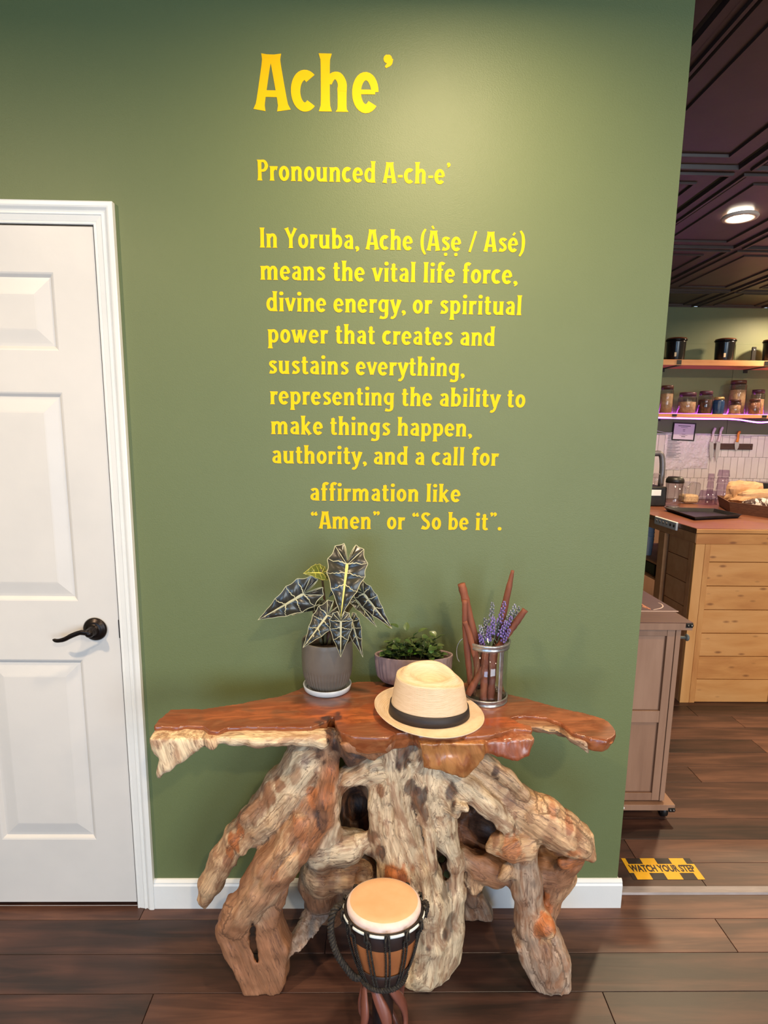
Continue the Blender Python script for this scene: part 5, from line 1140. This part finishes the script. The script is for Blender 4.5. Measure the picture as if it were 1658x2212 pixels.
for (x, y) in ((1490, 1345), (1451, 1744)):
    c = at(x, y, cY-.001)
    part('corner_bracket', M['black'], cart, O_, lambda g: (g.box(c[0]-.014, c[0]+.012, c[1]-.002, c[1], c[2]-.020, c[2]-.002, .001), [g.tube([(c[0]+d, c[1]-.004, c[2]-.011), (c[0]+d, c[1]-.001, c[2]-.011)], .0065, 10) for d in (-.007, .006)]))
    for d in (-.007, .006): part('screw', M['galv'], cart, O_, lambda g: g.tube([(c[0]+d, c[1]-.0055, c[2]-.011), (c[0]+d, c[1]-.004, c[2]-.011)], .0030, 8))
c = at(1346, 1743, cY-.001); part('screw', M['white'], cart, O_, lambda g: g.sphere((c[0], c[1], c[2]-.004), .005, 8, 6))
for x, y in ((at(1430, 1750, cY+.05)[0], cY+.05), (cx0+.05, cY+.05), (at(1430, 1750, cY+.05)[0], yb-.06), (cx0+.05, yb-.06)):
    cs = part('caster', M['black'], cart, O_, lambda g: (g.tube([(x-.010, y, .026), (x+.010, y, .026)], .026, 18), g.box(x-.015, x-.0115, y-.014, y+.014, .022, bz-.021), g.box(x+.0115, x+.015, y-.014, y+.014, .022, bz-.021), g.box(x-.018, x+.018, y-.018, y+.018, bz-.024, bz-.021)))
    part('hub', M['galv'], cs, O_, lambda g: g.tube([(x-.0165, y, .026), (x+.0165, y, .026)], .006, 10))
kn = at(1483, 1377, 2.30); part('knob', mat('grey_knob', hexc(92, 98, 96), .45, color2=hexc(84, 90, 88), scale=10), cart, O_, lambda g: (g.tube([(bx, kn[1], kn[2]), (kn[0]-.004, kn[1], kn[2])], .006, 10), g.sphere(tuple(kn), .0145, 14, 10, (.6, 1, 1))))
M['mat'] = mat('maroon_printed_mat', hexc(74, 42, 52), .5, color2=hexc(84, 50, 58), scale=8)
m0 = flo(1464, 1321, cz+.001)
mt = thing('counter_mat', (m0[0], m0[1], cz+.0004), 'dark maroon mat with a white ring and orange print on the rolling cabinet', 'mat')
MB().box(-.36, 0, 0, .32, 0, .0022).build('mat_sheet', M['mat'], mt)
MB().box(-.36, 0, -.003, .0005, 0, .003).build('edge_line', mat('pale_edge', hexc(206, 170, 150), .5), mt)
def onmat(x, y): p = flo(x, y, cz+.003); return (p[0]-m0[0], p[1]-m0[1], .0024)
g = MB(); P = bez([onmat(1410, 1317), onmat(1425, 1314), onmat(1431, 1310), onmat(1428, 1305), onmat(1421, 1302)], 18); g.tube(P, .0028, 6, flat=.2, up=(0, 0, 1)); g.build('ring_print', mat('white_print', hexc(226, 196, 186), .5), mt)
g = MB()
for k in range(7):
    a = onmat(1383+k*2.6, 1303+k*1.6); b_ = onmat(1388+k*2.6, 1312+k*.8); g.tube([a, ((a[0]+b_[0])/2+.004, (a[1]+b_[1])/2, .0024), b_], .0022, 5, flat=.2, up=(0, 0, 1))
g.build('orange_print', mat('orange_print', hexc(214, 140, 106), .5), mt)

# plank-clad counter
KY = 3.196; KX = 1.757; KT = 1.007; KX1 = 2.62; KB = 4.40
ct = thing('plank_counter', (KX, KY, 0), 'tall kitchen counter clad in golden pine planks with a red-brown top', 'counter'); O_ = np.array([KX, KY, 0])
part('core', M['black'], ct, O_, lambda g: g.box(KX+.03, KX1-.01, KY+.022, 3.60, 0, KT-.035))
def rot_grain(g): return g
part('countertop', M['countertop'], ct, O_, lambda g: g.box(KX-.006, KX1+.02, KY-.006, KB, KT-.028, KT, .002))
part('edge_strip', M['pine'], ct, O_, lambda g: g.box(KX-.006, KX1+.02, KY-.010, KY-.0065, KT-.026, KT-.004, .001))
part('top_rail', M['pine'], ct, O_, lambda g: g.box(KX, KX1, KY-.004, KY+.020, .921, KT-.030, .001))
pinev = M['pinev'] = plankmat('upright_pine', hexc(190, 120, 60), hexc(214, 150, 84), hexc(228, 168, 104), .5, 9, 1.6)
part('stile', pinev, ct, O_, lambda g: g.box(KX, KX+.052, KY-.004, KY+.02, 0, .920, .001)); part('stile', pinev, ct, O_, lambda g: g.box(KX+.0535, KX+.084, KY-.004, KY+.02, 0, .920, .001))
zs = [.920, .8185, .683, .547, .411, .275, .138, 0]
for a, b_ in zip(zs[1:], zs): part('board', M['pine'], ct, O_, lambda g: g.box(KX+.0855, 2.264, KY+.0015*((len(zs)*a*10) % 1), KY+.02, a+.0035, b_, .0012))
for a, b_ in zip(zs[1:], zs): part('board', M['pine'], ct, O_, lambda g: g.box(2.268, KX1, KY+.001, KY+.02, a+.0035, b_, .0012))
M['pined'] = plankmat('darker_pine', hexc(184, 126, 82), hexc(206, 148, 100), hexc(222, 168, 120), .6, 9, 9)
ya = atx(1444, 1160, KX)[1]; yb_ = atx(1437, 1150, KX)[1]; yc_ = atx(1425, 1150, KX)[1]; ye = KY+.06
part('side_rail', M['pined'], ct, O_, lambda g: g.box(KX-.002, KX+.018, KY, KB, .925, KT-.030, .001))
part('side_post', M['pined'], ct, O_, lambda g: g.box(KX, KX+.018, KY+.021, ye, 0, .924, .001))
for a, b_ in zip(zs[1:], [.924]+zs[1:]): part('side_board', M['pined'], ct, O_, lambda g: g.box(KX+.004, KX+.018, ye+.001, ya, a+.004, b_, .001))
part('side_post', M['pined'], ct, O_, lambda g: g.box(KX-.004, KX+.03, yb_, yc_, 0, .924, .001))
part('side_post', M['pined'], ct, O_, lambda g: g.box(KX, KX+.02, KB-.05, KB, 0, .924, .001))
zA = atx(1405, 1209, KX+.02)[2]; zB = atx(1403, 1242, KX+.02)[2]
for z in (zA, zB, .12): part('shelf', M['pined'], ct, O_, lambda g: g.box(KX+.01, KX1-.02, yc_+.004, KB-.052, z-.012, z, .001))
part('back_panel', M['pined'], ct, O_, lambda g: g.box(KX+.35, KX+.36, 3.61, KB-.06, 0, .97))
# things in the open end of the counter
cp = mat('milky_plastic', hexc(212, 218, 228), .15, color2=hexc(196, 204, 216), scale=30, stretch=(1, 1, .1))
for k, px in enumerate((1398, 1407, 1414)):
    p = atx(px, 1205, KX+.06+.03*k); n_ = 5
    g = MB()
    for j in range(n_): g.lathe([(.030, .0+j*.026), (.038, .10+j*.026), (.040, .104+j*.026), (.0385, .104+j*.026)], n=20)
    tag(g.build('cup_stack', cp, loc=(KX+.065+.0*k, p[1]+.03+.085*k, zA+.0005)), ('nearest', 'middle', 'farthest')[k]+' stack of clear plastic cups on the shelf in the counter end', 'cups', 'clear cup stacks')
p = atx(1403, 1238, KX+.05); tag(MB().box(-.03, .10, -.10, .16, 0, .075, .004).build('storage_box', M['black'], loc=(KX+.06, p[1], zB+.0005)), 'black box on the middle shelf in the counter end', 'box')
p = atx(1400, 1270, KX+.05); g = MB(); g.box(-.03, .10, -.10, .16, 0, .12, .01); tag(g.build('dark_bag', mat('mottled_dark_bag', hexc(40, 36, 30), .6, color2=hexc(110, 100, 74), scale=30, lo=.55, hi=.7), loc=(KX+.06, p[1], .1205)), 'dark mottled bag on the low shelf in the counter end', 'bag')
# perforated white strip on the counter's left edge
a = flo(1421, 1106, KT); b_ = flo(1468, 1123, KT); g = MB(); wv_ = .012
y0, y1 = sorted((atx(1421, 1108, KX)[1], atx(1468, 1126, KX)[1]))
ps = thing('power_strip', (KX-.02, y0, KT-.045), 'white power strip fixed along the left edge of the plank counter', 'power strip')
MB().box(0, .013, 0, y1-y0, 0, .048, .003).build('strip_body', M['white'], ps)
for k in range(6):
    MB().tube([(-.0015, (k+.6)*(y1-y0)/6.4, .024), (.001, (k+.6)*(y1-y0)/6.4, .024)], .009, 10).build('socket', M['black'] if k < 2 else mat('grey_socket', hexc(150, 140, 136), .5), ps)
# black tray
zt = KT+.022; c4 = [flo(*p, zt) for p in ((1500, 1117), (1603, 1112), (1543, 1098.5), (1432, 1095.5))]; cc = sum(c4)/4
tr = thing('baking_tray', (cc[0], cc[1], KT+.0005), 'flat black baking tray lying skewed on the plank counter', 'tray')
q4 = [np.array([c[0]-cc[0], c[1]-cc[1]]) for c in c4]
def ringz(s, z): return [(q[0]*s, q[1]*s, z) for q in q4]
g = MB(); R = [ringz(.90, 0), ringz(.97, .020), ringz(1.0, .021), ringz(1.0, .0225), ringz(.965, .0225), ringz(.89, .003)]
V = [p for r in R for p in r]; g.add(V, [(i*4+j, i*4+(j+1) % 4, (i+1)*4+(j+1) % 4, (i+1)*4+j) for i in range(5) for j in range(4)]+[(0, 3, 2, 1), (20, 21, 22, 23)]); g.build('tray_body', mat('black_tray_enamel', hexc(30, 28, 30), .3, color2=hexc(40, 36, 40), scale=12), tr)
# row of jugs and jars at the back of the counter
def otop(x, y, z=None): return flo(x, y, KT if z is None else z)
M['tint'] = glassmat('tinted_clear_plastic', hexc(226, 214, 228), .06)
M['gl2'] = glassmat('jar_glass', hexc(242, 240, 242), .04)
M['oat'] = mat('rolled_oats', hexc(196, 160, 118), .9, color2=hexc(226, 196, 156), scale=90, bump=.6)
p = otop(1452, 1095); k = mpp(1452, 1070, p[1]); hh = at(1452, 1042, p[1])[2]-KT
bj = thing('blender_jug', tuple(p), 'clear blender jug with a black lid at the back of the counter', 'jug')
MB().lathe([(.0001, .006), (15*k, .006), (15.5*k, .02), (18*k, hh), (17*k, hh), (14.5*k, .03), (.0001, .02)], n=28).build('jug', M['gl2'], bj); MB().lathe([(17*k, hh-.004), (18.5*k, hh), (18*k, hh+.022), (14*k, hh+.040), (.0001, hh+.042)], n=24).build('lid', M['black'], bj)
MB().tube([(17*k, 0, hh*.85), (24*k, 0, hh*.8), (24*k, 0, hh*.35), (16*k, 0, hh*.3)], .007, 8).build('handle', M['gl2'], bj)
MB().lathe([(.0001, 0), (13*k, 0), (12*k, .0058), (.0001, .0058)], n=20).build('base', M['galv'], bj)
p = otop(1485, 1087); k = mpp(1485, 1060, p[1]); hh = at(1485, 1041, p[1])[2]-KT
oj = thing('oat_jar', tuple(p), 'square clear jar half full of oats on the counter', 'jar'); MB().box(-17*k, 17*k, -17*k, 17*k, .002, hh, .012).build('jar', M['gl2'], oj); MB().box(-15.5*k, 15.5*k, -15.5*k, 15.5*k, .006, hh*.42, .012).build('oats', M['oat'], oj)
MB().tube([(-10*k, -12*k, hh*.75), (11*k, 8*k, hh*.98)], .005, 8).build('scoop', M['galv'], oj)
for k_, (x0, x1, yb2, yt, lab) in enumerate(((1507, 1546, 1089, 1058, 'wide low clear container right of the oat jar'), (1522, 1537, 1087, 1022, 'tall narrow stack of clear tumblers behind the low container'), (1542, 1569, 1088, 1014, 'tallest clear tapered stack of cups beside the paper bags'))):
    p = otop((x0+x1)/2, yb2); k = mpp(x0, 1060, p[1]); w = (x1-x0)/2*k; hh = at(x0, yt, p[1])[2]-KT; g = MB(); nn_ = max(1, int(hh/.05))
    for j in range(nn_): g.lathe([(w*(1-.10*j/nn_), j*hh/nn_), (w*.80*(1-.10*j/nn_), (j+1)*hh/nn_-.003), (w*.78*(1-.1*j/nn_), (j+1)*hh/nn_-.003)], n=24)
    tag(g.build('clear_container', M['tint'], loc=tuple(p)), lab, 'container', 'clear plastic containers on the counter')
# coffee grinder at the left, half hidden by the wall
p = otop(1412, 1092); k = mpp(1412, 1060, p[1]); gm = thing('coffee_machine', tuple(p), 'black and grey coffee machine half hidden behind the green wall', 'appliance')
h1 = at(1412, 1050, p[1])[2]-KT; h2 = at(1412, 980, p[1])[2]-KT
MB().box(-30*k, 17*k, -.06, .16, 0, h1, .008).build('base', M['black'], gm); MB().box(-26*k, 4*k, -.0625, -.060, h1*.55, h1*.85, .001).build('display', M['white'], gm)
gg = mat('grey_metallic_plastic', hexc(112, 108, 112), .35, .4, color2=hexc(96, 92, 98), scale=10)
MB().tube(bez([(16*k, .04, h1), (17*k, .04, h1+(h2-h1)*.5), (12*k, .04, h2*.97), (-2*k, .04, h2), (-18*k, .04, h2*.96)], 20), 6*k, 10, up=(0, 1, 0)).build('arm', gg, gm); MB().lathe([(.0001, h1), (11*k, h1), (9*k, h1+.06), (6*k, h1+.09), (.0001, h1+.09)], n=20).build('hopper', M['gl2'], gm)
# bread crate with paper bags
M['kraft'] = mat('kraft_paper', hexc(206, 162, 122), .8, color2=hexc(188, 142, 104), scale=14, bump=.5, bscale=20)
M['crate'] = mat('brown_wicker', hexc(120, 80, 58), .7, color2=hexc(98, 62, 46), scale=30, stretch=(1, 1, 6), bump=.5)
p0 = otop(1572, 1108); p1 = otop(1658, 1124)
cr_ = thing('bread_basket', (p0[0], p0[1], KT+.0005), 'brown bread basket holding paper bags at the right on the counter', 'basket')
vx, vy = p1[0]-p0[0]+.12, p1[1]-p0[1]-.06
rim = [(0, 0), (vx, vy), (vx+.30, vy+.45), (.16, .42)]
g = MB(); 
def rr_(s, z): cx_ = sum(a for a, b in rim)/4; cy_ = sum(b for a, b in rim)/4; return [(cx_+(a-cx_)*s, cy_+(b-cy_)*s, z) for a, b in rim]
R = [rr_(.92, 0), rr_(1, .065), rr_(1.01, .072), rr_(.97, .072), rr_(.88, .006)]; V = [q for r in R for q in r]
g.add(V, [(i*4+j, i*4+(j+1) % 4, (i+1)*4+(j+1) % 4, (i+1)*4+j) for i in range(4) for j in range(4)]+[(3, 2, 1, 0), (16, 17, 18, 19)]); g.build('basket_body', M['crate'], cr_)
def crumple(cx_, cy_, cz_, rx, ry, rz, seed, m, name, lab):
    n = 26; g = MB(); rows_ = []
    for j in range(n//2+1):
        t = math.pi*j/(n//2); r_ = []
        for i in range(n):
            a = 2*math.pi*i/n; q = np.array([[math.sin(t)*math.cos(a), math.sin(t)*math.sin(a), -math.cos(t)]]); q = np.sign(q)*np.abs(q)**.7
            d = 1+.22*float(vnoise(q*1.0, 2.1, seed)[0])+.13*abs(float(vnoise(q, 5.2, seed+1)[0])); r_.append((cx_+q[0, 0]*rx*d, cy_+q[0, 1]*ry*d, max(KT+.012, cz_+q[0, 2]*rz*d)))
        rows_.append(r_)
    g.grid(rows_, False, True); return tag(g.build(name, m), lab, 'bag', 'paper bags in the bread basket')
ba = at(1606, 1063, p0[1]+.27); crumple(ba[0], ba[1], KT+.115, .115, .05, .080, 3, M['kraft'], 'paper_bag', 'pale brown paper bag standing peaked in the bread basket')
ba = at(1640, 1075, p0[1]+.12); crumple(ba[0]+.06, ba[1]+.02, KT+.085, .20, .05, .058, 8, M['kraft'], 'paper_bag', 'folded pinkish-brown paper bag lying across the bread basket')
M['print'] = mat('printed_bag', hexc(70, 44, 38), .5, color2=hexc(206, 196, 188), scale=16, stretch=(3, 1, 1), lo=.52, hi=.56)
ba = at(1634, 1092, p0[1]+.03); crumple(ba[0]+.05, ba[1], KT+.055, .13, .032, .038, 15, M['print'], 'bread_bag', 'dark printed bread bag with white pattern at the front of the basket')
pb = otop(1640, 1080); pb = at(1640, 1060, 4.30); tag(MB().prism([(-.16, 0), (.34, 0), (.34, .165), (.0, .170), (-.10, .175), (-.155, .12)], -.04, .15, 'xz').build('toaster', M['black'], loc=(pb[0]+.02, 4.19, KT+.0005)), 'black toaster behind the paper bags', 'appliance')

# back counter under the tiles
part_ = thing('back_counter', (3.2, 5.35, 0), 'back kitchen counter below the white tiles mostly hidden by the plank counter', 'counter'); O_ = np.array([3.2, 5.35, 0])
part('cabinet', M['cartwood'], part_, O_, lambda g: g.box(2.35, 4.5, 5.10, YK-.015, 0, .87)); part('worktop', M['countertop'], part_, O_, lambda g: g.box(2.33, 4.55, 5.06, YK-.013, .87, .905, .003))

# shelves with LED strips
M['led'] = mat('purple_led', (.8, .3, 1, 1), .5, emit=(.62, .10, 1.0, 1), estr=7.0)
SY = 5.37; shelves = []
for zt_, zb_, lab in ((2.150, 2.103, 'upper orange-brown wooden wall shelf carrying black canisters'), (1.689, 1.659, 'lower wooden wall shelf carrying glass jars under purple light')):
    s_ = thing('wall_shelf', (3.4, YK, zt_), lab, 'shelf'); O_ = np.array([3.4, YK, zt_]); shelves.append(s_)
    part('board', M['shelfwood'], s_, O_, lambda g: g.box(2.25, 4.55, SY, YK-.007, zb_, zt_, .002))
    for px in ((1466, 782), (1655, 790)) if zt_ > 2 else ((1456, 896), (1650, 900)):
        bx_ = at(px[0], px[1], SY)[0]
        part('bracket', M['black'], s_, O_, lambda g: (g.box(bx_-.020, bx_+.020, SY-.004, SY, zb_+.006, zt_-.004), g.box(bx_-.020, bx_+.020, SY-.004, YK-.008, zb_-.0045, zb_-.001), g.box(bx_-.020, bx_+.020, YK-.012, YK-.0075, zb_-.03, zb_-.001)))
P = [(x, SY+.008, 1.650-(.030*math.exp(-((x-3.42)/.16)**2))-.002*math.sin(x*7)) for x in np.linspace(2.26, 4.5, 60)]; tag(MB().tube(P, .0062, 8).build('led_strip', M['led']), 'glowing purple LED strip sagging under the lower shelf edge', 'light strip')
ledb = mat('purple_led_bright', (.8, .3, 1, 1), .5, emit=(.62, .10, 1.0, 1), estr=18)
P = [(x, YK-.02, 1.695) for x in np.linspace(2.26, 4.5, 12)]; tag(MB().tube(P, .005, 6).build('led_strip', ledb), 'purple LED strip along the wall behind the jars', 'light strip')
copper = mat('copper_lid', hexc(170, 104, 74), .4, .5, color2=hexc(150, 90, 64), scale=12); M['enamel'] = mat('gloss_black_enamel', hexc(20, 17, 18), .22, color2=hexc(26, 22, 22), scale=8)
cream_ = mat('cream_label', hexc(206, 186, 156), .6)
def onshelf(px, zt_, Y): d = ray(px, 780 if zt_ > 2 else 890); return np.array([d[0]*Y/d[1], Y, zt_+.0004])
for k, (cxp, lab) in enumerate(((1457, 'left'), (1562, 'middle'), (1666, 'right'))):
    p = onshelf(cxp, 2.15, 5.50); r_ = 20*mpp(cxp, 770, 5.5); hh = .175
    c_ = thing('canister', tuple(p), lab+'most' * (k != 1)+' of the three black lidded canisters on the upper shelf', 'canister', 'black canisters on the upper shelf')
    MB().lathe([(.0001, 0), (r_*.90, 0), (r_*.92, .004), (r_*.98, hh*.9), (r_*1.02, hh), (r_*.9, hh)], n=36).build('body', M['enamel'], c_)
    MB().lathe([(r_*1.08, hh), (r_*1.09, hh+.006), (r_*1.02, hh+.012)], n=36).build('rim', M['enamel'], c_); MB().lathe([(r_*1.06, hh+.0065), (r_*1.0, hh+.018), (r_*.7, hh+.024), (.0001, hh+.026)], n=36).build('lid', copper, c_)
    MB().box(-r_*.55, -r_*.35, -r_*.93, -r_*.80, hh*.18, hh*.38).build('label', cream_, c_)
p = onshelf(1625, 2.15, 5.45); hk = thing('upright_plate', tuple(p), 'slim black upright plate with a white dot on the upper shelf', 'holder'); MB().box(-.020, .020, -.006, .006, 0, .125, .004).build('plate', M['black'], hk); MB().tube([(0, -.0075, .10), (0, -.006, .10)], .006, 10).build('dot', M['white'], hk)
def jarx(x0, x1, yt, Y, fill, fh, lidm, lab, body='gl2', tall=True):
    p = onshelf((x0+x1)/2, 1.69, Y); r_ = (x1-x0)/2*mpp(x0, 870, Y); hh = at((x0+x1)/2, yt, Y)[2]-1.69
    j = thing('storage_jar', tuple(p), lab, 'jar', 'jars on the lower wall shelf'); lh = min(.03, hh*.16)
    MB().lathe([(.0001, .001), (r_*.94, .001), (r_, .006), (r_, hh-lh*1.6), (r_*.82, hh-lh), (r_*.80, hh-lh), (r_*.97, hh-lh*1.7), (r_*.96, .006), (.0001, .005)], n=28).build('jar_body', M[body], j)
    if fill is not None: MB().lathe([(.0001, .007), (r_*.93, .007), (r_*.93, hh*fh), (r_*.5, hh*fh+.004), (.0001, hh*fh+.006)], n=24).build('contents', fill, j)
    MB().lathe([(r_*.86, hh-lh), (r_*.90, hh-lh), (r_*.90, hh-.004), (r_*.84, hh), (.0001, hh)], n=28).build('lid', lidm, j); return j
plum = mat('plum_lid', hexc(88, 48, 66), .35, color2=hexc(76, 40, 58), scale=9); brn_ = mat('brown_lid', hexc(84, 50, 44), .35)
herb = mat('dark_herbs', hexc(54, 48, 34), .9, color2=hexc(110, 60, 50), scale=60, bump=.5); cook = mat('biscuits', hexc(190, 140, 100), .8, color2=hexc(226, 190, 150), scale=40, bump=.5)
pasta = mat('pale_pasta', hexc(214, 180, 136), .7, color2=hexc(190, 150, 110), scale=50, bump=.5); gran = mat('brown_granola', hexc(134, 86, 66), .85, color2=hexc(170, 120, 92), scale=60, bump=.5)
M['blue'] = mat('ribbed_blue_glass', hexc(40, 66, 104), .15, color2=hexc(30, 52, 88), scale=20, stretch=(1, 1, 8), bump=.6, bscale=40)
gold = mat('gold_lid', hexc(196, 160, 110), .35, .6)
jarx(1423, 1450, 833, 5.46, pasta, .70, brn_, 'tall glass jar of pale grain with a brown lid beside the wall corner')
jarx(1463, 1500, 848, 5.47, cook, .55, plum, 'wide jar of biscuits with a dark purple lid, second from left')
jarx(1506, 1535, 845, 5.47, herb, .62, plum, 'jar of dark dried herbs with a knobbed purple lid')
jarx(1538, 1561, 858, 5.45, None, 0, gold, 'small blue ribbed jar with a gold lid', 'blue')
jarx(1571, 1605, 822, 5.54, pasta, .72, brn_, 'tallest clear canister holding long pale pasta at the back of the shelf')
jarx(1573, 1597, 863, 5.43, cook, .6, brn_, 'small jar of pale pieces in front of the tall pasta canister')
jarx(1619, 1646, 842, 5.54, pasta, .62, plum, 'jar with a white label and purple lid at the right end')
jarx(1615, 1639, 862, 5.43, gran, .75, brn_, 'small jar of brown granola in front of the labelled jar')

# on the tiles: frame, sleeves, knife rack
WYk = YK-.0115
M['paper'] = mat('paper', hexc(226, 214, 222), .6, color2=hexc(220, 206, 216), scale=4); M['ink'] = mat('grey_ink', hexc(96, 84, 92), .7)
a = at(1452, 912, WYk); b_ = at(1497, 951, WYk); fw, fh = b_[0]-a[0], a[2]-b_[2]
fr = thing('framed_notice', (a[0], WYk-.004, b_[2]), 'black framed printed notice hanging under the lower shelf', 'notice'); 
g = MB()
for x0, x1, z0, z1 in ((0, fw, 0, .010), (0, fw, fh-.010, fh), (0, .010, .010, fh-.010), (fw-.010, fw, .010, fh-.010)): g.box(x0, x1, -.012, .003, z0, z1, .002)
g.build('frame', M['black'], fr); MB().box(.008, fw-.008, -.006, .002, .008, fh-.008).build('sheet', M['paper'], fr)
for k, (w, z, t) in enumerate(((.55, .80, .006), (.30, .72, .003), (.10, .62, .003), (.10, .57, .003), (.10, .52, .003), (.16, .34, .003), (.36, .28, .003), (.18, .20, .006))): MB().box(fw*.5-fw*w/2, fw*.5+fw*w/2, -.0066, -.006, fh*z, fh*z+t).build('print_line', M['ink'], fr)
fr.rotation_euler = (0, math.radians(2), 0)
tag(MB().tube(bez([(a[0]+.0, WYk-.01, b_[2]+fh*.42), (a[0]-.06, WYk-.01, b_[2]+fh*.40), (a[0]-.16, WYk-.006, b_[2]+fh*.52), (a[0]-.24, WYk-.006, b_[2]+fh*.55)], 16), .003, 6).build('white_cable', M['white']), 'thin white cable running left from the framed notice', 'cable')
M['sleeve'] = mat('crinkled_plastic_sleeve', hexc(226, 214, 220), .10, color2=hexc(206, 194, 202), scale=6, bump=1.0, bscale=18, coat=1); 
for nt_ in [M['sleeve'].node_tree]:
    for nd in nt_.nodes:
        if nd.type == 'BUMP': nd.inputs['Distance'].default_value = .03
for (x0, y0_, x1, y1_, lab) in ((1437, 934, 1474, 1015, 'left plastic sleeve with a typed sheet taped to the tiles'), (1477, 936, 1526, 1012, 'right shiny crinkled plastic sleeve taped to the tiles')):
    a = at(x0, y0_, WYk); b_ = at(x1, y1_, WYk); w, h = b_[0]-a[0], a[2]-b_[2]; sl = thing('paper_sleeve', (a[0], WYk-.0015, b_[2]), lab, 'notice', 'plastic sleeves on the tiles')
    rows_ = [[(w*i/16, -.004-.0045*float(vnoise(np.array([[i*.08, j*.10, x0*.1]]), 7, 5)[0]), h*j/24) for i in range(17)] for j in range(25)]
    g = MB(); g.grid(rows_); g.add([(0, .001, 0), (w, .001, 0), (w, .001, h), (0, .001, h)], [(0, 1, 2, 3)]); g.build('sheet', M['sleeve'], sl)
    if x0 == 1437:
        for j in range(22): MB().box(w*.12, w*(.5+.35*((j*37 % 10)/10)), -.0068, -.0060, h*(.92-j*.028), h*(.92-j*.028)+.003).build('print_line', M['ink'], sl)
a = at(1531, 958, WYk); b_ = at(1622, 971, WYk); rk = thing('knife_rack', (a[0], WYk, (a[2]+b_[2])/2), 'dark wooden magnetic knife rack on the white tiles', 'rack'); rw = b_[0]-a[0]
MB().box(0, rw, -.020, -.0005, -.028, .028, .003).build('rack_board', mat('dark_walnut', hexc(84, 60, 50), .5, color2=hexc(70, 48, 40), scale=8, stretch=(1, 8, 8)), rk)
for d in (.02, rw-.02): MB().tube([(d, -.022, 0), (d, -.020, 0)], .005, 8).build('screw', M['black'], rk)
M['blade'] = mat('knife_steel', hexc(230, 224, 226), .22, .6, color2=hexc(214, 206, 210), scale=6); M['whandle'] = mat('white_knife_handle', hexc(222, 202, 210), .4); M['ohandle'] = mat('orange_knife_handle', hexc(226, 134, 40), .4)
def knife(hx, hy, mx, my, tx, ty, hm, lab, bw=.045):
    Yk = WYk-.026; A = at(hx, hy, Yk); B = at(mx, my, Yk); Cc = at(tx, ty, Yk); kf = thing('kitchen_knife', tuple(B), lab, 'knife', 'knives on the rack'); d = (A-B); n2 = np.array([d[2], 0, -d[0]]); n2 /= np.linalg.norm(n2)
    P = bez([(0, 0, 0), tuple(d*.35+n2*.003), tuple(d*.7-n2*.002), tuple(d+n2*.008)], 12); MB().tube(P, [.013, .0125, .012, .0115, .011, .011, .011, .0115, .012, .0125, .013, .013, .009], 10, flat=.5, up=(0, 1, 0)).build('handle', hm, kf)
    e = Cc-B; u = n2; Q = [u*-.018, u*.020, u*.022+e*.3, u*.018+e*.6, u*.008+e*.85, e, u*-.012+e*.8, u*-.019+e*.4]
    V = [(q[0], .0015, q[2]) for q in Q]+[(q[0], -.0015, q[2]) for q in Q]; n = len(Q); MB().add(V, [tuple(range(n)), tuple(range(n, 2*n))[::-1]]+[(i, i+n, (i+1) % n+n, (i+1) % n) for i in range(n)]).build('blade', M['blade'], kf)
knife(1543, 924, 1536, 955, 1535, 998, M['whandle'], 'left white-handled kitchen knife on the rack'); knife(1559, 922, 1551, 955, 1546, 998, M['whandle'], 'right white-handled kitchen knife on the rack')
knife(1596, 931, 1591, 955, 1589, 974, M['ohandle'], 'small orange-handled knife on the rack')
